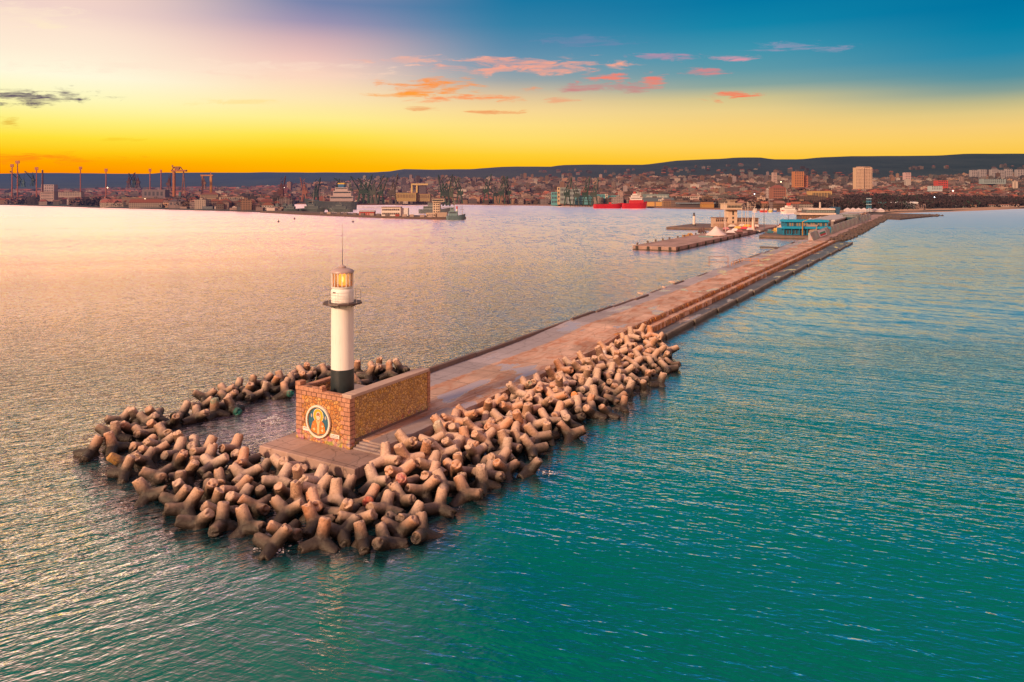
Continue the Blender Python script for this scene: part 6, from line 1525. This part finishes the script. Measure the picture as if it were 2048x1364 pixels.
# vehicles / small craft left of blue building
for k, (px, py, c_, lb) in enumerate(((1540, 466, (.05, .16, .22), 'teal motor boat left of the blue building'), (1551, 463, (.50, .30, .06), 'yellow machine left of the blue building'), (1558, 460, (.40, .12, .08), 'red brown boat stored left of the blue building'), (1533, 470, (.10, .08, .09), 'dark moored boat at the quay corner'), (1552, 471, (.12, .07, .08), 'dark red moored boat before the quay'), (1565, 472, (.46, .36, .34), 'pale slim boat moored before the blue building'), (1571, 449, (.50, .10, .05), 'red orange kiosk roof behind the quay'), (1562, 453, (.16, .04, .05), 'dark crimson shed by the red orange kiosk'))):
    p = at(px, py, 0 if 469 < py < 475 else 1.8); s_ = p.y/FOC; w_ = 6*s_; t = empty('small_boat', p, rs.uniform(-.2, .2)) ; tag(t, lb, 'boat' if 'boat' in lb else ('machine' if 'machine' in lb else 'shed'))
    mb = MB(); mb.prism([(-w_, .9), (-w_*.8, 0), (w_*.7, 0), (w_*1.1, 1.2)], -1.1, 1.1); mb.build('hull', plain(c_), t); part('cabin', MB().box(-w_*.5, w_*.3, -.8, .8, 1.0, 2.1), tuple(min(1, q*1.3+.04) for q in c_), t)
# masts / yachts
for k, (px, pt, pb, c_, lb) in enumerate(((1449, 404, 460, (.62, .50, .46), 'tall yacht mast left of the control tower'), (1451.5, 412, 466, (.55, .42, .38), 'thin yacht mast close left of the control tower'), (1484, 412, 458, (.60, .48, .40), 'yacht mast right beside the control tower cabin'), (1496, 404, 460, (.60, .50, .46), 'tall yacht mast right of the control tower'), (1491, 414, 462, (.5, .4, .36), 'thin yacht mast left of the tall right one'), (1509, 414, 462, (.66, .58, .54), 'yacht mast above the white sail cone'), (1528, 420, 462, (.08, .12, .16), 'dark blue mast at the quay corner'), (1440, 424, 458, (.3, .2, .2), 'short dark mast behind the white tent'), (1577, 430, 470, (.16, .14, .16), 'dark mast in front of the blue building roof'), (1555, 440, 466, (.2, .2, .25), 'short mast among the small craft'))):
    p = at(px, pb, 1.5); hh = zat(pt, p.y)-1.5; t = empty('yacht', p, rs.uniform(-.5, .5)); tag(t, lb, 'yacht', 'yachts laid up round the marina')
    part('mast', MB().tube((0, 0, .5), (0, 0, hh), .24, .15, 5), c_, t); part('spreader', MB().tube((-.9, 0, hh*.62), (.9, 0, hh*.62), .05, .05, 4), c_, t)
    n = 10; mb = MB(); sec = []
    for i in range(n+1):
        f = i/n; x = -3.4+6.8*f; w2 = 1.1*max(.05, 1-abs(f-.42)**2*2.9*(1.3 if f > .42 else 1)); b = len(mb.v); mb.v += [(x, 0, -.4), (x, -w2, .75), (x, w2, .75)]; sec.append(b)
    for a, b in zip(sec, sec[1:]):
        for q in range(3): mb.face((a+q, a+(q+1) % 3, b+(q+1) % 3, b+q))
    mb.face((sec[0], sec[0]+2, sec[0]+1)); mb.face((sec[-1], sec[-1]+1, sec[-1]+2)); part('hull', mb, (.50, .40, .40), t)
p = at(1506, 467, 0); s_ = p.y/FOC; t = empty('sailing_boat', p); tag(t, 'sailing boat with furled white sail like a tall cone at the pier edge', 'sailing boat')
part('sail', MB().lathe([(4.2*s_, 5*s_), (3*s_, 12*s_), (1.6*s_, 26*s_), (.3*s_, 40*s_)], 12), (.70, .54, .44), t, smooth=True)
part('hull', MB().prism([(-9*s_, 4.5*s_), (-7*s_, -.5), (6*s_, -.5), (10*s_, 5*s_)], -1.4, 1.4), (.03, .05, .07), t)
for k, (px, pt, pb, Y_, lb) in enumerate(((1667, 398, 426, 700, 'thin flag mast behind the sea terminal'), (1678, 412, 430, 690, 'short flag mast at the right of the sea terminal'))):
    o = MB().tube((0, 0, 0), (0, 0, (pb-pt)*Y_/FOC), .2, .1, 5).build('flag_mast', plain((.3, .2, .16))); o.location = atY(px, Y_, zat(pb, Y_)); tag(o, lb, 'mast')

# sea terminal like a moored liner
p = at(1640, 441, 1.8); s_ = p.y/FOC; t = empty('sea_terminal', p, -.14); tag(t, 'ship shaped sea terminal with white deck bands and dark blue right end', 'building')
part('ground_floor', MB().box(-36*s_, 32*s_, 0, 16, -1, 11*s_), (.13, .08, .08), t); part('lower_band', MB().box(-40*s_, 33*s_, -1.5, 17, 11*s_, 15*s_), (.62, .48, .42), t)
part('middle_floor', MB().box(-26*s_, 30*s_, 1, 16, 15*s_, 21*s_), (.10, .10, .11), t); part('upper_band', MB().box(-22*s_, 34*s_, 0, 17, 21*s_, 24.5*s_), (.62, .50, .46), t)
part('bow', MB().prism([(30*s_, 8*s_), (35*s_, 8*s_), (38*s_, 27*s_), (29*s_, 26*s_)], -1.8, 17.2), (.015, .07, .14), t)
for i in range(16): x = (-24+i*3.4)*s_; part('window', MB().box(x-.4, x+.4, .85, 1.1, 16*s_, 20*s_), (.20, .26, .26), t, .2)
for i in range(14): x = (-33+i*4.6)*s_; part('window', MB().box(x-.55, x+.55, -.12, .1, 3*s_, 9*s_), (.22, .13, .08), t, .3)
for i, (x, hh) in enumerate(((-8, 9), (-3, 12), (0, 7), (6, 8), (14, 6))): part('funnel', MB().lathe([(1.5*s_+.2, 24.5*s_), (1.1*s_+.2, (24.5+hh)*s_)], 10), (.56, .44, .40), t)
# far pier body, long terminal hall and painted sea wall
stslab('breakwater_root', 'far wider part of the breakwater carrying terminal halls', 'breakwater', 312.2, 800, -9, 1.5, -2, 2.4, M_PIER, 0)
stslab('terminal_quay', 'broad dark quay behind the blue building carrying the terminal halls', 'quay', 414, 800, -42, -9.05, -2, 2.0, M_CURB, 0)
mb = MB(); random.seed(4)
def wallz(s): return 2.4
M_GRAF, nt, b, o_ = newmat('graffiti_wall'); tc = nt.node('ShaderNodeTexCoord').outputs['Object']
v = nt.vor(nt.vmath('MULTIPLY', tc, (.22, 1, .55)), .9); hs = nt.node('ShaderNodeHueSaturation', i_Saturation=.55, i_Value=.55, i_Color=v.outputs['Color'])
gm = nt.map(nt.noise(tc, .14, 3, .6), .44, .54); c_ = nt.mix(nt.math('MULTIPLY', gm, .75), (.27, .20, .19, 1), nt.mix(.5, hs.outputs[0], (.32, .24, .22, 1))); nt.l.new(c_, b.inputs['Base Color']); hazed(M_GRAF)
s = 311
while s < 640:
    ln = 28; t0 = -3.2+(s-311)*.006; zt = 6.0+(s-311)*.004; o = MB(); b0 = len(o.v)
    o.v += [(0, -t0+.0, 2.4), (ln-.2, -t0, 2.4), (ln-.2, -t0+1.5, zt), (0, -t0+1.5, zt), (0, -t0+2.3, zt), (ln-.2, -t0+2.3, zt), (ln-.2, -t0+2.3, 2.2), (0, -t0+2.3, 2.2)]
    for q in ((0, 1, 2, 3), (3, 2, 5, 4), (4, 5, 6, 7), (0, 3, 4, 7), (1, 6, 5, 2)): o.face(q)
    o = o.build('sea_wall', M_GRAF, None, bevel=.08); o.location = PW(s, 0, 0); o.rotation_euler = (0, 0, ANG)
    tag(o, 'sloping sea wall section with painted graffiti along the far breakwater', 'sea wall', 'painted sea wall sections on the far breakwater'); s += ln
def wallpt(s, f, off=.06):                      # point on the sloping face
    t0 = -3.2+(s-311)*.006; zt = 6.0+(s-311)*.004; return PW(s, t0-1.5*f+off, 2.4+(zt-2.4)*f+.03)
t = empty('wall_flag', wallpt(345, 0)); tag(t, 'painted white green and red flag in a white frame on the sloping sea wall', 'flag painting')
def quadw(name, s0, s1, f0, f1, off, col):
    mb = MB(); P0 = wallpt(345, 0); mb.v = [tuple(wallpt(a, f, off)-P0) for a, f in ((s0, f0), (s1, f0), (s1, f1), (s0, f1))]; mb.v += [tuple(Vector(v)+Vector((.03*CU*-1, .03*SU, -.02))) for v in mb.v]
    mb.face((0, 1, 2, 3)); mb.face((7, 6, 5, 4))
    for a, b2 in ((0, 1), (1, 2), (2, 3), (3, 0)): mb.face((b2, a, a+4, b2+4))
    mb.build(name, plain(col, .7, 0, .1), t)
quadw('frame', 334, 360, .12, .97, .10, (.66, .58, .60)); quadw('white_stripe', 337, 357, .68, .88, .14, (.74, .68, .68)); quadw('green_stripe', 337, 357, .45, .68, .14, (.02, .22, .14)); quadw('red_stripe', 337, 357, .22, .45, .14, (.50, .02, .03))
t = empty('terminal_gallery', PW(470, -12, 2.4), ANG); tag(t, 'long low terminal gallery with pale roof along the far breakwater', 'building')
MB().box(0, 250, 0, 14, 0, 3.6).build('wall', plain((.20, .15, .15)), t)
MB().prism([(0, 3.61), (250, 3.61), (250, 4.6), (0, 4.6)], -.8, 15).build('roof', plain((.48, .42, .42), .6), t)
for i in range(30): MB().box(4+i*8.2, 8+i*8.2, -.12, .1, .6, 2.8).build('window', plain((.05, .05, .07), .3), t)
t = empty('round_pavilion', PW(548, -8, 2.4)); tag(t, 'grey glazed round ended pavilion at the far end of the terminal gallery', 'building')
MB().lathe([(6, 0), (6, 5.5), (6.6, 5.6), (6.6, 6.6)], 20).build('wall', plain((.20, .22, .24), .5), t); MB().lathe([(6.05, 2), (6.05, 4.4)], 20).build('glazing', plain((.03, .07, .10), .2), t)
for k in range(9):
    p = PW(392+k*17, -24-rs.uniform(0, 6), 2.4); o = MB().hip(-3.6, 3.6, -3.6, 3.6, 2.4, 2.6, e=.1).box(-3.4, 3.4, -3.4, 3.4, 0, 2.4).build('market_tent', plain(rs.choice(((.66, .58, .60), (.56, .46, .46), (.62, .44, .34))), .6)); o.location = p; o.rotation_euler = (0, 0, ANG)
    tag(o, 'pale peaked tent among the tents left of the painted sea wall', 'tent', 'peaked tents left of the painted sea wall')
for k, (s, w_, h_, c_, lb) in enumerate(((372, 10, 4.5, (.28, .20, .18), 'brown kiosk behind the painted flag'), (392, 12, 5, (.44, .26, .14), 'ochre kiosk right of the painted flag'), (420, 14, 5.5, (.26, .24, .26), 'grey kiosk among the terminal tents'), (600, 20, 5, (.30, .20, .16), 'brown service building at the root of the breakwater'), (655, 26, 4, (.36, .24, .18), 'low tan building at the root of the breakwater'), (700, 30, 3.6, (.30, .18, .14), 'long low brown building at the root of the breakwater'))):
    t = empty('kiosk', PW(s, -9.5, 2.4), ANG); tag(t, lb, 'kiosk'); part('wall', MB().box(0, w_, 0, 6, 0, h_), c_, t); part('roof', MB().box(-.4, w_+.4, -.4, 6.4, h_+.003, h_+.5), tuple(q*1.3 for q in c_), t)
    for i in range(int(w_/3)): part('window', MB().box(.8+i*3, 2.4+i*3, -.1, .1, 1, h_*.7), (.05, .05, .06), t, .3)
# armour rocks along the outer side of the far breakwater and the low spit beyond
mb = MB()
for i in range(900):
    s = rs.uniform(335, 800); wd = 2+4*min(1, max(0, (s-330)/60)); t_ = 1.5+rs.random()*wd; zz = 2.0*(1-(t_-1.5)/wd)-.3+rs.uniform(-.3, .5); p = PW(s, t_, zz); rock_mb(mb, p, rs.uniform(.8, 1.7), i+5000, 1)
tag(mb.build('armour_rocks', M_ROCK), kind='stuff')
t = [at(1745, 437, 0), at(1800, 440, 0), at(1840, 436, 0), at(1878, 432.5, 0), at(1880, 431, 0), at(1840, 430, 0), at(1780, 428.5, 0), at(1740, 429, 0)]
o = MB().poly([(p.x, p.y) for p in t], -2, 1.2).build('rock_spit', M_GROUND); tag(o, kind='structure')
mb = MB()
for i in range(260):
    f = rs.random(); a = at(1760+f*122, 438-f*6+rs.uniform(-1.5, 1.5), 0); rock_mb(mb, (a.x, a.y+rs.uniform(-4, 8), rs.uniform(0, 1.3)), rs.uniform(.8, 2.0), i+9000, 1)
tag(mb.build('spit_rocks', M_ROCK), kind='stuff')
# quay wall of the town and beach tents
pr = None
for a, b2 in ((590, 700), (700, 900), (900, 1100), (1100, 1300), (1300, 1450), (1450, 1580), (1580, 1690)):
    A_, B_ = atY(a, table(SHORE, a)-4), atY(b2, table(SHORE, b2)-4); mb = MB(); dn = (B_-A_).normalized(); nn = Vector((-dn.y, dn.x, 0))
    q = [A_, B_, B_+nn*14, A_+nn*14]; mb.poly([(v.x, v.y) for v in q], -2, 2.3); o = mb.build('town_quay', M_WALLQ); tag(o, kind='structure')
for k in range(7):
    p = atY(1695+k*11, 900-k*4, 2.2); o = MB().hip(-3.5, 3.5, -3.5, 3.5, 2.2, 2.6, e=.1).box(-3.3, 3.3, -3.3, 3.3, 0, 2.2).build('beach_tent', plain((.62, .52, .54), .6)); o.location = p; tag(o, 'white peaked tent in the row where the breakwater meets the beach', 'tent', 'white peaked tents at the breakwater root')
# loose things on the near breakwater
o = MB(); rock_mb(o, (0, 0, .4), 1.0, 77, 2); o = o.build('boulder', plain((.45, .17, .06), .9, far=False)); o.location = PW(69, -10.1, .9); tag(o, 'orange brown boulder beyond the harbour side curb', 'boulder')
for k, (s, t_, r_, lb) in enumerate(((63.5, -10.2, .7, 'dark boulder beside the orange brown one'), (101, -10.2, .9, 'dark slab stones at the broken curb'), (18, -9.9, .6, 'dark stone at the curb beside the memorial wall'))):
    mb = MB(); rock_mb(mb, (0, 0, .4), r_, 80+k, 2); o = mb.build('boulder', M_ROCK); o.location = PW(s, t_, .8); tag(o, lb, 'boulder')
def yrail(name, lab, s0, t0, L_, hh, n_, col, rz=0):
    t = empty(name, PW(s0, t0, 2.6), ANG+rz); tag(t, lab, 'railing'); r = .09
    for i in range(n_+1): part('post', MB().tube((L_*i/n_, 0, 0), (L_*i/n_, 0, hh), r, r, 5), col, t)
    for zz in (hh, hh*.5): part('rail', MB().tube((0, 0, zz), (L_, 0, zz), r*.8, r*.8, 5), col, t)
yrail('gate_frame', 'thin rusty gate frame over the harbour side edge', 165, -12.4, 5.5, 3.0, 1, (.40, .15, .05), math.radians(-62))
yrail('railing', 'orange railing beside the gate frame on the harbour side', 172, -7.6, 14, 1.1, 4, (.50, .20, .04)); yrail('railing', 'orange railing standing crosswise behind the gate frame', 186, -7.6, 5, 1.1, 2, (.50, .20, .04), math.radians(-80))
for s, t_, w_, lb in ((99.5, -9.0, 2.2, 'pale broken concrete slab at the curb gap'), (122, -9.1, 2.6, 'pale orange broken slab on the harbour side edge'), (112, -8.2, 1.4, 'small pale fragment on the deck edge')):
    mb = MB(); mb.poly([(0, 0), (w_, .2), (w_*1.1, w_*.45), (w_*.4, w_*.6), (-.2, w_*.3)], 0, .35); o = mb.build('broken_slab', plain((.62, .44, .36), .8, far=False), bevel=.04); o.location = PW(s, t_, 2.62); o.rotation_euler = (.06, .04, ANG+.3); tag(o, lb, 'broken slab')
